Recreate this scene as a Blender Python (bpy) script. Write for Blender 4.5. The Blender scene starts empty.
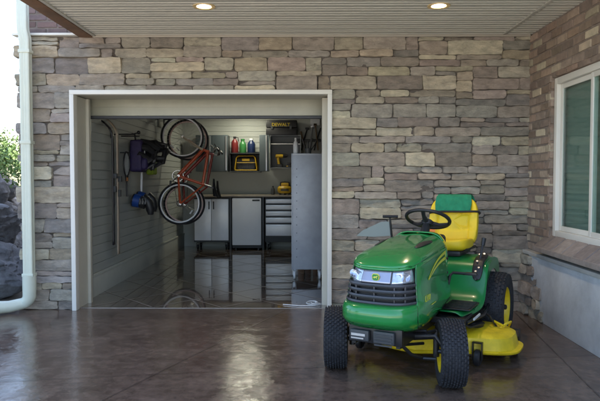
import bpy, bmesh, math, random
from mathutils import Vector, Matrix, noise, Euler
R = math.radians
PI = math.pi
sc = bpy.context.scene
COL = sc.collection
random.seed(7)

# ------------------------------------------------------------------ camera
H = 1.28
cam_d = bpy.data.cameras.new("camera"); cam = bpy.data.objects.new("camera", cam_d); COL.objects.link(cam)
cam_d.sensor_width = 36; cam_d.lens = 36.0; cam_d.clip_end = 800; cam_d.clip_start = 0.05
cam.location = (0, 0, H)
cam.rotation_euler = Euler((R(90 - 2.15), 0, R(0.477)))
sc.camera = cam
_M = cam.rotation_euler.to_matrix()
def Q(px, py, Y):
    """layout constants: where a sight line meets the vertical plane y=Y"""
    d = _M @ Vector(((px - 300) / 600.0, (200.5 - py) / 600.0, -1))
    k = Y / d.y
    return d.x * k, H + d.z * k

# ------------------------------------------------------------------ materials
MATS = {}
def mat(name, col, rough=.5, metal=0, var=0.0, nscale=8, bump=0, bscale=60, coat=0, rvar=0, col2=None, emit=None, spec=None, attr=False, stretch=None):
    if name in MATS: return MATS[name]
    m = bpy.data.materials.new(name); m.use_nodes = True
    nt = m.node_tree; N = nt.nodes; L = nt.links
    b = N["Principled BSDF"]
    b.inputs["Roughness"].default_value = rough; b.inputs["Metallic"].default_value = metal
    b.inputs["Base Color"].default_value = (*col, 1)
    if spec is not None: b.inputs["Specular IOR Level"].default_value = spec
    if coat: b.inputs["Coat Weight"].default_value = coat; b.inputs["Coat Roughness"].default_value = .06
    if emit: b.inputs["Emission Color"].default_value = (*emit[0], 1); b.inputs["Emission Strength"].default_value = emit[1]
    tc = N.new("ShaderNodeTexCoord")
    src = tc.outputs["Object"]
    if stretch:
        mp = N.new("ShaderNodeMapping"); mp.inputs["Scale"].default_value = stretch; L.new(src, mp.inputs[0]); src = mp.outputs[0]
    if var or col2 or attr:
        n = N.new("ShaderNodeTexNoise"); n.inputs["Scale"].default_value = nscale; n.inputs["Detail"].default_value = 6; n.inputs["Roughness"].default_value = .65
        L.new(src, n.inputs["Vector"])
        mx = N.new("ShaderNodeMix"); mx.data_type = 'RGBA'
        rmp = N.new("ShaderNodeMapRange"); rmp.inputs[1].default_value = .3; rmp.inputs[2].default_value = .7
        L.new(n.outputs["Fac"], rmp.inputs[0]); L.new(rmp.outputs[0], mx.inputs[0])
        if attr:
            at = N.new("ShaderNodeAttribute"); at.attribute_name = "tone"
            mA = N.new("ShaderNodeMix"); mA.data_type = 'RGBA'; mA.blend_type = 'MULTIPLY'; mA.inputs[0].default_value = 1
            L.new(at.outputs["Color"], mA.inputs[6]); mA.inputs[7].default_value = (1 - var, 1 - var, 1 - var, 1)
            mB = N.new("ShaderNodeMix"); mB.data_type = 'RGBA'; mB.blend_type = 'MULTIPLY'; mB.inputs[0].default_value = 1
            L.new(at.outputs["Color"], mB.inputs[6]); mB.inputs[7].default_value = (1 + var, 1 + var * .9, 1 + var * .75, 1)
            L.new(mA.outputs[2], mx.inputs[6]); L.new(mB.outputs[2], mx.inputs[7])
        else:
            c2 = col2 if col2 else tuple(min(1, c * (1 + var)) for c in col)
            c1 = tuple(c * (1 - var) for c in col)
            mx.inputs[6].default_value = (*c1, 1); mx.inputs[7].default_value = (*c2, 1)
        L.new(mx.outputs[2], b.inputs["Base Color"])
    if rvar:
        n3 = N.new("ShaderNodeTexNoise"); n3.inputs["Scale"].default_value = nscale * .8; n3.inputs["Detail"].default_value = 5
        L.new(src, n3.inputs["Vector"])
        mr = N.new("ShaderNodeMapRange"); mr.inputs[1].default_value = .35; mr.inputs[2].default_value = .65
        mr.inputs[3].default_value = max(0.02, rough - rvar); mr.inputs[4].default_value = rough + rvar
        L.new(n3.outputs["Fac"], mr.inputs[0]); L.new(mr.outputs[0], b.inputs["Roughness"])
    if bump:
        n2 = N.new("ShaderNodeTexNoise"); n2.inputs["Scale"].default_value = bscale; n2.inputs["Detail"].default_value = 8; n2.inputs["Roughness"].default_value = .7
        L.new(src, n2.inputs["Vector"])
        bp = N.new("ShaderNodeBump"); bp.inputs["Strength"].default_value = bump; bp.inputs["Distance"].default_value = .01
        L.new(n2.outputs["Fac"], bp.inputs["Height"]); L.new(bp.outputs[0], b.inputs["Normal"])
    MATS[name] = m
    return m

def glass_mat(name, tint, refl_rough=.02, base=.06):
    m = bpy.data.materials.new(name); m.use_nodes = True
    nt = m.node_tree; N = nt.nodes; L = nt.links; N.clear()
    out = N.new("ShaderNodeOutputMaterial"); tr = N.new("ShaderNodeBsdfTransparent"); gl = N.new("ShaderNodeBsdfGlossy")
    tr.inputs[0].default_value = (*tint, 1); gl.inputs["Roughness"].default_value = refl_rough
    fr = N.new("ShaderNodeLayerWeight"); fr.inputs[0].default_value = .5; pw = N.new("ShaderNodeMath"); pw.operation = 'POWER'; pw.inputs[1].default_value = 4; L.new(fr.outputs["Facing"], pw.inputs[0])
    ad = N.new("ShaderNodeMath"); ad.operation = 'ADD'; ad.inputs[1].default_value = base; ad.use_clamp = True
    mx = N.new("ShaderNodeMixShader")
    L.new(pw.outputs[0], ad.inputs[0]); L.new(ad.outputs[0], mx.inputs[0]); L.new(tr.outputs[0], mx.inputs[1]); L.new(gl.outputs[0], mx.inputs[2])
    L.new(mx.outputs[0], out.inputs[0]); MATS[name] = m
    return m

# ------------------------------------------------------------------ mesh helpers
def box(bm, lo, hi, bev=0, rot=None, seg=2, about=None):
    lo = Vector(lo); hi = Vector(hi); c = (lo + hi) / 2; s = hi - lo
    b2 = bmesh.new()
    bmesh.ops.create_cube(b2, size=1)
    for v in b2.verts: v.co = Vector((v.co.x * s.x, v.co.y * s.y, v.co.z * s.z))
    if bev: bmesh.ops.bevel(b2, geom=list(b2.edges), offset=min(bev, min(abs(s.x), abs(s.y), abs(s.z)) * .45), segments=seg, affect='EDGES', profile=.6)
    M = Matrix.Translation(c)
    if rot: M = M @ Euler(rot).to_matrix().to_4x4()
    b2.transform(M); merge(bm, b2)
def merge(bm, b2):
    me = bpy.data.meshes.new("tmp"); b2.to_mesh(me); b2.free(); bm.from_mesh(me); bpy.data.meshes.remove(me)
def tube(bm, pts, r, n=10, closed=False, caps=True):
    pts = [Vector(p) for p in pts]; k = len(pts); rings = []
    rr = r if isinstance(r, (list, tuple)) else [r] * k
    up = None
    for i, p in enumerate(pts):
        if closed: t = pts[(i + 1) % k] - pts[i - 1]
        else: t = pts[min(i + 1, k - 1)] - pts[max(i - 1, 0)]
        t.normalize()
        if up is None:
            up = Vector((0, 0, 1)) if abs(t.z) < .9 else Vector((1, 0, 0))
        a = t.cross(up)
        if a.length < 1e-5: a = t.orthogonal()
        a.normalize(); b = a.cross(t).normalized(); up = b
        rings.append([bm.verts.new(p + (a * math.cos(2 * PI * j / n) + b * math.sin(2 * PI * j / n)) * rr[i]) for j in range(n)])
    m = k if closed else k - 1
    for i in range(m):
        A = rings[i]; B = rings[(i + 1) % k]
        for j in range(n):
            bm.faces.new((A[j], A[(j + 1) % n], B[(j + 1) % n], B[j]))
    if caps and not closed:
        bm.faces.new(rings[0][::-1]); bm.faces.new(rings[-1])
def lathe(bm, prof, M=None, n=32, caps=False):
    """prof: (radius, height along local z)"""
    M = M or Matrix.Identity(4); rings = []
    for (r, h) in prof:
        rings.append([bm.verts.new(M @ Vector((r * math.cos(2 * PI * j / n), r * math.sin(2 * PI * j / n), h))) for j in range(n)])
    for i in range(len(rings) - 1):
        for j in range(n):
            bm.faces.new((rings[i][j], rings[i][(j + 1) % n], rings[i + 1][(j + 1) % n], rings[i + 1][j]))
    if caps: bm.faces.new(rings[0][::-1]); bm.faces.new(rings[-1])
def cyl(bm, a, b, r, n=16): tube(bm, [a, b], r, n)
def prism(bm, outline, fn, d0, d1, bev=0):
    """outline list of (a,b); fn(a,b,d)->Vector"""
    b2 = bmesh.new()
    A = [b2.verts.new(fn(a, b, d0)) for a, b in outline]; B = [b2.verts.new(fn(a, b, d1)) for a, b in outline]
    n = len(A)
    b2.faces.new(A); b2.faces.new(B[::-1])
    for i in range(n): b2.faces.new((A[i], B[i], B[(i + 1) % n], A[(i + 1) % n]))
    bmesh.ops.recalc_face_normals(b2, faces=b2.faces)
    if bev: bmesh.ops.bevel(b2, geom=list(b2.edges), offset=bev, segments=2, affect='EDGES')
    merge(bm, b2)
def grid(bm, nu, nv, fn, close_u=False):
    V = [[bm.verts.new(fn(i / nu, j / nv)) for j in range(nv + 1)] for i in range(nu + (0 if close_u else 1))]
    m = len(V)
    for i in range(nu):
        for j in range(nv):
            bm.faces.new((V[i][j], V[(i + 1) % m][j], V[(i + 1) % m][j + 1], V[i][j + 1]))
    return V

def obj(name, bm, m, parent=None, world=False, smooth=True, solid=0, sub=0, angle=40, label=None):
    bmesh.ops.recalc_face_normals(bm, faces=bm.faces) if not solid else None
    me = bpy.data.meshes.new(name)
    if world and parent is not None: bm.transform(world_of(parent).inverted())
    bm.to_mesh(me); bm.free()
    o = bpy.data.objects.new(name, me); COL.objects.link(o)
    for x in (m if isinstance(m, (list, tuple)) else [m]): me.materials.append(x)
    if parent is not None: o.parent = parent
    if smooth:
        for p in me.polygons: p.use_smooth = True
        try: me.set_sharp_from_angle(angle=R(angle))
        except Exception: pass
    if solid:
        md = o.modifiers.new("solid", 'SOLIDIFY'); md.thickness = solid; md.offset = 0
    if sub:
        md = o.modifiers.new("sub", 'SUBSURF'); md.levels = sub; md.render_levels = sub
    if label: o['label'] = label
    return o
def world_of(o):
    M = Matrix.LocRotScale(o.location, o.rotation_euler, o.scale)
    return world_of(o.parent) @ M if o.parent else M
def thing(name, label, cat, loc=(0, 0, 0), rotz=0, group=None, rot=None):
    o = bpy.data.objects.new(name, None); COL.objects.link(o); o.empty_display_size = .1
    o.location = loc; o.rotation_euler = rot if rot else (0, 0, rotz)
    o['label'] = label; o['category'] = cat
    if group: o['group'] = group
    return o
def tag(o, label, cat, group=None):
    o['label'] = label; o['category'] = cat
    if group: o['group'] = group
    return o
def struct(o, kind='structure'):
    o['kind'] = kind; return o
def settle(o):
    """origin of a world-built mesh to its base centre"""
    vs = [v.co for v in o.data.vertices]
    c = Vector(((min(v.x for v in vs) + max(v.x for v in vs)) / 2, (min(v.y for v in vs) + max(v.y for v in vs)) / 2, min(v.z for v in vs)))
    o.data.transform(Matrix.Translation(-c)); o.location = o.location + c; return o
def text(name, s, size, m, parent, M, ext=.001, align='CENTER'):
    cu = bpy.data.curves.new(name, 'FONT'); cu.body = s; cu.size = size; cu.extrude = ext; cu.align_x = align; cu.align_y = 'CENTER'; cu.offset = size * .015
    tmp = bpy.data.objects.new(name + "_tmp", cu); COL.objects.link(tmp); bpy.context.view_layer.update()
    me = bpy.data.meshes.new_from_object(tmp.evaluated_get(bpy.context.evaluated_depsgraph_get())); bpy.data.objects.remove(tmp); me.name = name
    o = bpy.data.objects.new(name, me); COL.objects.link(o); o.parent = parent; me.materials.clear(); me.materials.append(m)
    loc, q, s_ = M.decompose(); o.location = loc; o.rotation_euler = q.to_euler(); o.scale = s_
    return o
def copy_tree(o, parent=None):
    c = o.copy(); COL.objects.link(c)
    if parent is not None: c.parent = parent
    for ch in list(o.children): copy_tree(ch, c)
    return c

# ------------------------------------------------------------------ palette
M_stone = mat("ledge_stone", (.3, .27, .24), .88, var=.34, nscale=9, bump=1.0, bscale=34, attr=True, stretch=(1, 1, 2.3))
M_brick = mat("brick", (.25, .15, .12), .9, var=.22, nscale=14, bump=.45, bscale=70, attr=True)
M_mortar = mat("mortar", (.12, .105, .095), .95, var=.25, nscale=20, bump=.4)
M_bmortar = mat("brick_mortar", (.23, .19, .165), .95, var=.2, nscale=20, bump=.4)
M_trim = mat("white_trim", (.72, .71, .66), .45, var=.03, nscale=3)
M_jamb = mat("jamb_beige", (.56, .54, .46), .55, var=.05, nscale=3)
M_soffit = mat("soffit_vinyl", (.50, .495, .445), .5, var=.04, nscale=2)
M_wood = mat("brown_beam", (.17, .085, .04), .6, var=.3, nscale=6, bump=.2, stretch=(1, 1, 10))
M_parge = mat("parged_concrete", (.58, .62, .66), .9, var=.22, nscale=2.5, bump=.5, bscale=30)
M_slat = mat("slatwall_panel", (.44, .46, .43), .55, var=.05, nscale=2)
M_basebd = mat("stem_wall", (.48, .49, .44), .6, var=.06, nscale=4)
M_gceil = mat("garage_ceiling", (.6, .6, .55), .8)
M_blk = mat("black_plastic", (.018, .018, .02), .45, var=.2, nscale=12)
M_blkm = mat("black_metal", (.02, .02, .022), .35, metal=.3)
M_rub = mat("rubber", (.022, .023, .028), .75, var=.4, nscale=25, bump=.3)
M_green = mat("tractor_green", (.012, .22, .045), .20, coat=.8, var=.06, nscale=3)
M_greenp = mat("green_fender", (.008, .20, .048), .30, var=.14, nscale=5, coat=.2)
M_yel = mat("tractor_yellow", (.80, .59, .015), .38, coat=.25, var=.10, nscale=14, rvar=.12)
M_ydk = mat("deck_yellow", (.78, .57, .015), .42, var=.22, nscale=9, rvar=.15, bump=.1)
M_yseat = mat("yellow_vinyl", (.84, .60, .015), .5, var=.05, nscale=7, bump=.15, bscale=120)
M_chrome = mat("reflector_chrome", (.8, .8, .82), .12, metal=1)
M_alu = mat("brushed_aluminium", (.5, .51, .53), .38, metal=.85, var=.08, nscale=5)
M_steelg = mat("grey_cart_paint", (.34, .355, .39), .42, var=.1, nscale=7, metal=.25)
M_door = mat("cabinet_silver", (.80, .81, .84), .35, metal=.1, var=.05, nscale=4)
M_white = mat("white_enamel", (.84, .85, .88), .35, var=.04, nscale=3)
M_dark = mat("charcoal_paint", (.045, .05, .055), .5, var=.1, nscale=5)
M_down = mat("downspout_paint", (.60, .64, .54), .42, var=.05, nscale=4)

# ------------------------------------------------------------------ floor, ground
YW = 5.77          # face of the stone wall
XR = 2.13          # face of the side wall
XL = -2.74         # left end of the wall
YB = 11.2          # back of the garage
def concrete_mat(name, c1, c2, r0, r1, bump, coat=0):
    m = bpy.data.materials.new(name); m.use_nodes = True
    nt = m.node_tree; N = nt.nodes; L = nt.links; b = N["Principled BSDF"]
    tc = N.new("ShaderNodeTexCoord")
    n1 = N.new("ShaderNodeTexNoise"); n1.inputs["Scale"].default_value = 2.6; n1.inputs["Detail"].default_value = 9; n1.inputs["Roughness"].default_value = .68; n1.inputs["Distortion"].default_value = .15
    n2 = N.new("ShaderNodeTexNoise"); n2.inputs["Scale"].default_value = 13; n2.inputs["Detail"].default_value = 8; n2.inputs["Roughness"].default_value = .7
    n3 = N.new("ShaderNodeTexNoise"); n3.inputs["Scale"].default_value = 3.2; n3.inputs["Detail"].default_value = 4
    for n in (n1, n2, n3): L.new(tc.outputs["Object"], n.inputs["Vector"])
    rp = N.new("ShaderNodeValToRGB"); rp.color_ramp.elements[0].position = .36; rp.color_ramp.elements[1].position = .66
    rp.color_ramp.elements[0].color = (*c1, 1); rp.color_ramp.elements[1].color = (*c2, 1)
    mm = N.new("ShaderNodeMath"); mm.operation = 'ADD'; m2 = N.new("ShaderNodeMath"); m2.operation = 'MULTIPLY'; m2.inputs[1].default_value = .5
    L.new(n1.outputs["Fac"], mm.inputs[0]); L.new(n2.outputs["Fac"], mm.inputs[1]); L.new(mm.outputs[0], m2.inputs[0]); L.new(m2.outputs[0], rp.inputs[0])
    L.new(rp.outputs[0], b.inputs["Base Color"])
    mr = N.new("ShaderNodeMapRange"); mr.inputs[1].default_value = .38; mr.inputs[2].default_value = .62; mr.inputs[3].default_value = r0; mr.inputs[4].default_value = r1
    L.new(n3.outputs["Fac"], mr.inputs[0]); L.new(mr.outputs[0], b.inputs["Roughness"])
    # stamped stone relief: soft folds plus fine grain
    v = N.new("ShaderNodeTexVoronoi"); v.inputs["Scale"].default_value = 5.5; v.feature = 'SMOOTH_F1'; v.inputs["Randomness"].default_value = 1
    L.new(n1.outputs["Color"], v.inputs["Vector"])
    a = N.new("ShaderNodeMath"); a.operation = 'MULTIPLY_ADD'; a.inputs[1].default_value = .35
    L.new(n2.outputs["Fac"], a.inputs[0]); L.new(v.outputs["Distance"], a.inputs[2])
    bp = N.new("ShaderNodeBump"); bp.inputs["Strength"].default_value = bump; bp.inputs["Distance"].default_value = .012
    L.new(a.outputs[0], bp.inputs["Height"]); L.new(bp.outputs[0], b.inputs["Normal"])
    b.inputs["Specular IOR Level"].default_value = .6
    b.inputs["Coat Weight"].default_value = coat; b.inputs["Coat Roughness"].default_value = .02; b.inputs["Coat IOR"].default_value = 1.5
    MATS[name] = m; return m
M_patio = concrete_mat("sealed_stamped_concrete", (.052, .033, .024), (.185, .132, .102), .035, .12, .15)
M_gfloor = concrete_mat("sealed_garage_concrete", (.06, .042, .033), (.15, .11, .085), .02, .07, .05, 1.0)
M_cut = mat("saw_cut_grout", (.34, .31, .28), .5, var=.2, nscale=10)

bm = bmesh.new(); box(bm, (-6.2, -16, -.12), (7, .795, -.004), .0)
struct(obj("bounce_slab", bm, mat("bounce_concrete", (.50, .46, .38), .85, var=.12, nscale=3, bump=.3)))  # pale slab out of view, added to bounce warm light onto the ceiling
bm = bmesh.new(); box(bm, (-6.2, .8, -.12), (7, 5.844, 0), .0)
o = obj("patio_floor", bm, M_patio); struct(o)
bm = bmesh.new(); box(bm, (-2.7, 5.854, -.12), (3.5, YB + .2, .004))
o = obj("garage_floor", bm, M_gfloor); struct(o)
bm = bmesh.new(); box(bm, (-2.7, 5.845, -.12), (3.5, 5.853, .004)); struct(obj("threshold_joint", bm, M_cut))
bm = bmesh.new()
def cut(a, b, w=.008, z=.0075):
    a = Vector((*a, z)); b = Vector((*b, z)); d = (b - a).normalized(); n = Vector((-d.y, d.x, 0)) * w / 2
    vs = [bm.verts.new(p) for p in (a - n, b - n, b + n, a + n)]; bm.faces.new(vs)
for k in range(-6, 12):
    x0 = -1.51 + .68 * k
    for sgn in (-1, 1):
        # line from (x0, 5.87) going back
        if sgn < 0: xa, xb = x0, x0 - 5.3 * .9
        else: xa, xb = x0 + .02, x0 + .02 + 5.3 * .9
        ya, yb = 5.87, 5.87 + 5.3
        def at(x): return ya + (x - xa) / (xb - xa) * (yb - ya)
        lo, hi = -2.27, 3.4
        pts = [(xa, ya), (xb, yb)]; cl = []
        for (x, y) in pts:
            if x < lo: x, y = lo, at(lo)
            if x > hi: x, y = hi, at(hi)
            cl.append((x, y))
        if all(ya - .001 <= p[1] <= yb + .001 for p in cl) and (Vector(cl[0]) - Vector(cl[1])).length > .1: cut(*cl)
struct(obj("floor_joint_lines", bm, M_cut, smooth=False))
# stamped joints of the patio, shallow dark grooves
M_groove = mat("patio_groove", (.03, .022, .018), .3)
bm = bmesh.new()
for (a, b) in [((-6, 3.1), (6, 4.9)), ((-2.2, .85), (-.2, 5.75)), ((1.4, .85), (2.0, 5.7)), ((-6, .9), (6, 2.6))]:
    cut(a, b, .004, .004)
struct(obj("patio_joint_lines", bm, M_groove, smooth=False))
# ground
M_ground = mat("dry_gravel_ground", (.24, .21, .17), .95, var=.25, nscale=2, bump=.5)
bm = bmesh.new()
def gz(x, y):
    d = max(0, -x - 6.5)
    return -.03 + 0 * d
S = 300
ring = [(-S, -S), (S, -S), (S, S), (-S, S)]
vs = [bm.verts.new((x, y, -.05)) for x, y in ring]; bm.faces.new(vs)
struct(obj("ground", bm, M_ground, smooth=False))

# ------------------------------------------------------------------ stones and bricks
STONE_TONES = [(.32, .285, .235), (.29, .262, .23), (.41, .375, .29), (.265, .247, .23), (.325, .275, .225), (.31, .295, .26), (.45, .42, .33), (.285, .252, .225), (.245, .23, .215), (.35, .335, .285), (.38, .335, .255), (.305, .268, .23), (.27, .242, .21), (.33, .312, .26), (.36, .325, .265), (.295, .25, .225)]
def add_stone(bm, lay, fn, a0, a1, b0, b1, rng, tones, dmin=None, dmax=None, gap=None, rough=None, jit=None):
    """one stone: a chipped, slightly skewed block; natural stones overlap their neighbours a little at different depths"""
    nat = dmin is None
    if nat: dmin, dmax, gap, rough, jit = .022, .060, -.002, .0085, .006
    w = a1 - a0; h = b1 - b0
    nx = max(4, int(w / (.022 if nat else .05)) + 2); ny = max(4, int(h / (.018 if nat else .03)) + 2)
    tone = rng.choice(tones); k = rng.uniform(.76, 1.22)
    tone = [min(.7, c * k * rng.uniform(.98, 1.02)) for c in tone]
    d = rng.uniform(dmin, dmax); sd = rng.uniform(0, 99)
    ca = [rng.uniform(-jit, jit) for _ in range(8)]
    ex = min(.006, w * .2); ey = min(.005, h * .2)
    xs = [0] + [ex + (w - 2 * gap - 2 * ex) * i / (nx - 2) for i in range(nx - 1)] + [w - 2 * gap]
    ys = [0] + [ey + (h - 2 * gap - 2 * ey) * i / (ny - 2) for i in range(ny - 1)] + [h - 2 * gap]
    tl = .011 if nat else .003
    tilt = rng.uniform(-tl, tl); tilt2 = rng.uniform(-tl, tl); chip = rng.uniform(.004, .016) if nat else .002
    W_ = .008 if nat else .001
    V = []
    for i, x in enumerate(xs):
        row = []
        for j, y in enumerate(ys):
            s = x / (w - 2 * gap); t = y / (h - 2 * gap)
            a = a0 + gap + x + (ca[0] * (1 - s) * (1 - t) + ca[1] * s * (1 - t) + ca[2] * s * t + ca[3] * (1 - s) * t)
            b = b0 + gap + y + (ca[4] * (1 - s) * (1 - t) + ca[5] * s * (1 - t) + ca[6] * s * t + ca[7] * (1 - s) * t) * .8
            edge = (i in (0, nx)) or (j in (0, ny))
            cor = (i in (0, 1, nx - 1, nx)) and (j in (0, 1, ny - 1, ny))
            eb = max(0, 1 - min(x, w - x, y, h - y) / .02)
            n1 = noise.noise(Vector((x * 8 + sd, y * 15, sd))); n2 = noise.noise(Vector((x * 26, y * 52 + sd, sd * 2))); n3 = abs(noise.noise(Vector((x * 14 + sd * 3, y * 30, sd))))
            a += noise.noise(Vector((sd, y * 34, x * 7))) * W_; b += noise.noise(Vector((x * 15, sd, y * 7))) * W_
            if cor:
                a += (.5 - s) * chip; b += (.5 - t) * chip
            dd = -.012 if edge else d + n1 * rough * 1.7 + n2 * rough * .7 - n3 * rough * 1.3 + tilt * (s - .5) * 2 + tilt2 * (t - .5) * 2 - eb * eb * rough * .3
            row.append(bm.verts.new(fn(a, b, dd)))
        V.append(row)
    for i in range(len(xs) - 1):
        for j in range(len(ys) - 1):
            f = bm.faces.new((V[i][j], V[i + 1][j], V[i + 1][j + 1], V[i][j + 1]))
            for l in f.loops: l[lay] = (*tone, 1)
def stone_field(bm, lay, fn, A0, A1, B0, B1, hole, rng, tones, ca=.04, cb=.0221, wr=(4, 12), hs=((2, 2.5), (3, 6), (4, 6.5), (5, 4.5), (6, 2.6), (7, 1.2)), edge_l=0):
    na = int(round((A1 - A0) / ca)); nb = int(round((B1 - B0) / cb))
    occ = [[hole(A0 + (i + .5) * ca, B0 + (j + .5) * cb) for j in range(nb)] for i in range(na)]
    own = [[None] * nb for i in range(na)]; cnt = 0
    hv = [h for h, w in hs]; hw = [w for h, w in hs]
    for j in range(nb):
        i = 0
        while i < na:
            if occ[i][j]: i += 1; continue
            h = rng.choices(hv, hw)[0]; w = int(rng.uniform(*wr))
            hl = 0
            while i and j + hl < nb and occ[i - 1][j + hl] and own[i - 1][j + hl] is not None: hl += 1
            if 2 <= hl <= 7 and rng.random() < .7: h = hl
            if h <= 2: w = max(w, 6)
            w = max(w, h + 1)
            wmax = 0
            while i + wmax < na and not occ[i + wmax][j]: wmax += 1
            w = min(w, wmax)
            if j and w > 4 and i + w < na and own[i + w - 1][j - 1] != own[i + w][j - 1]: w = min(wmax, w + rng.choice((-2, 2, 3)))
            if wmax - w < 3: w = wmax if wmax <= wr[1] + 3 else w
            hmax = 0
            while j + hmax < nb and not any(occ[i + q][j + hmax] for q in range(w)): hmax += 1
            h = min(h, hmax)
            if hmax - h == 1: h = hmax
            for q in range(w):
                for r_ in range(h): occ[i + q][j + r_] = True; own[i + q][j + r_] = cnt
            cnt += 1
            a0 = A0 + i * ca; a1 = a0 + w * ca
            if i == 0 and edge_l: a0 -= rng.uniform(0, edge_l)
            add_stone(bm, lay, fn, a0, a1, B0 + j * cb, B0 + (j + h) * cb, rng, tones)
            i += w

OX0, OX1, OZ = -2.235, .245, 2.105      # garage opening in the stone face
ZC = 2.635                               # porch ceiling
front_wall = thing("stone_wall", "garage front wall of stacked brown and grey ledge stone with the big doorway in it", "wall", (-.3, YW + .2, 0))
rng = random.Random(11)
bm = bmesh.new(); lay = bm.loops.layers.float_color.new("tone")
stone_field(bm, lay, lambda a, b, d: Vector((a, YW + .035 - d, b)), XL + .02, XR + .02, 0, ZC + .0, lambda a, b: (OX0 - .0 < a < OX1 + .0 and b < OZ), rng, STONE_TONES, edge_l=.07)
obj("stone_facing", bm, M_stone, front_wall, world=True, angle=28)
bm = bmesh.new()
box(bm, (XL, YW + .027, 0), (OX0 - .04, YW + .38, ZC + .02)); box(bm, (OX1 + .04, YW + .027, 0), (XR + 1.3, YW + .38, ZC + .02)); box(bm, (OX0 - .04, YW + .027, OZ + .04), (OX1 + .04, YW + .38, ZC + .02))
obj("mortar_backing", bm, M_mortar, front_wall, world=True, smooth=False)
# door frame (trim + jambs)
bm = bmesh.new()
t = .03
box(bm, (OX0 - .012, YW - .045, 0), (OX0 + t, YW + .05, OZ - t), .004); box(bm, (OX1 - t, YW - .045, 0), (OX1 + .012, YW + .05, OZ - t), .004); box(bm, (OX0 - .012, YW - .045, OZ - t), (OX1 + .012, YW + .05, OZ + .012), .004)
obj("door_casing", bm, M_trim, front_wall, world=True)
bm = bmesh.new()
box(bm, (OX0 - .03, YW + .05, 0), (OX0 + .018, YW + .42, OZ - t)); box(bm, (OX1 - .018, YW + .05, 0), (OX1 + .03, YW + .42, OZ - t)); box(bm, (OX0 - .03, YW + .05, OZ - t + .012), (OX1 + .03, YW + .42, OZ + .03))
box(bm, (OX0 + .018, YW + .30, 0), (OX0 + .05, YW + .36, OZ - t), .005); box(bm, (OX1 - .075, YW + .22, 0), (OX1 - .018, YW + .30, OZ - t), .005)
obj("door_jamb", bm, M_jamb, front_wall, world=True)
bm = bmesh.new(); box(bm, (XL - .05, YW - .04, ZC), (-2.12, YW + .06, ZC + .022), .003)
obj("cap_flashing", bm, M_trim, front_wall, world=True)

BRICK_TONES = [(.29, .225, .18), (.25, .20, .165), (.32, .25, .20), (.27, .215, .18), (.29, .215, .17), (.235, .185, .155), (.34, .27, .215), (.46, .41, .31), (.42, .36, .28)]
def brick_field(bm, lay, fn, A0, A1, B0, B1, hole, rng, tones, bl=.205, bh=.068):
    nr = int(math.ceil((B1 - B0) / bh))
    for r_ in range(nr):
        a = A0 - (.5 * bl if r_ % 2 else 0)
        while a < A1:
            a0 = max(a, A0); a1 = min(a + bl, A1); b0 = B0 + r_ * bh; b1 = min(b0 + bh, B1)
            # clip against the hole
            c0, c1 = a0, a1
            mb = (b0 + b1) / 2
            if hole(c0 + .001, mb) and hole(c1 - .001, mb): a += bl; continue
            if hole(c0 + .001, mb):
                while hole(c0 + .001, mb): c0 += .01
            elif hole(c1 - .001, mb):
                while hole(c1 - .001, mb): c1 -= .01
            if c1 - c0 > .03 and b1 - b0 > .02:
                tt = tones
                add_stone(bm, lay, fn, c0, c1, b0, b1, rng, tt, .027, .033, .004, .0025, .003)
            a += bl
gable = thing("brick_wall", "dark red brick wall above the stone, seen beside the brown roof beam", "wall", (-1, YW + .25, ZC + .022))
bm = bmesh.new(); lay = bm.loops.layers.float_color.new("tone")
brick_field(bm, lay, lambda a, b, d: Vector((a, YW + .12 - d, b)), XL + .03, -1.75, ZC + .03, 4.1, lambda a, b: False, random.Random(3), [(.19, .13, .12), (.16, .115, .11), (.21, .15, .14), (.18, .13, .13)])
obj("brick_facing", bm, M_brick, gable, world=True)
bm = bmesh.new(); box(bm, (XL + .03, YW + .099, ZC + .024), (XR + 1.3, YW + .38, 4.1)); obj("mortar_backing", bm, M_bmortar, gable, world=True, smooth=False)

# side (garage outer) wall, left end of the house
bm = bmesh.new(); box(bm, (XL, YW + .385, 0), (-2.42, YB + .5, 4.1)); o = settle(obj("house_side_wall", bm, M_bmortar, smooth=False)); tag(o, "outer end wall of the garage running back from the stone corner", "wall")

# ---------------- right side wall: brick with window, parged foundation, stepped stones
side = thing("side_wall", "brown brick side wall with a white window above a pale concrete foundation", "wall", (XR + .2, 4.2, 0))
Y0, Y1 = 1.6, YW - .0
WY0, WY1, WZ0, WZ1 = 3.3, 5.26, .77, 2.14     # window opening
_, zs = Q(527, 252, YW)
ZF = .60
bm = bmesh.new(); lay = bm.loops.layers.float_color.new("tone")
brick_field(bm, lay, lambda a, b, d: Vector((XR + .035 - d, a, b)), Y0, Y1 + .02, ZF + .002, ZC + .0, lambda a, b: (WY0 - .0 < a < WY1 and WZ0 - .13 < b < WZ1), random.Random(5), BRICK_TONES, .21, .075)
obj("brick_facing", bm, M_brick, side, world=True)
bm = bmesh.new()
x0, x1 = XR + .014, XR + .25
box(bm, (x0, Y0, 0), (x1, WY0 - .03, ZC + .3)); box(bm, (x0, WY1 + .03, 0), (x1, YW + .034, ZC + .3)); box(bm, (x0, WY0 - .03, 0), (x1, WY1 + .03, WZ0 - .03)); box(bm, (x0, WY0 - .03, WZ1 + .03), (x1, WY1 + .03, ZC + .3))
obj("mortar_backing", bm, M_bmortar, side, world=True, smooth=False)
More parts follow.
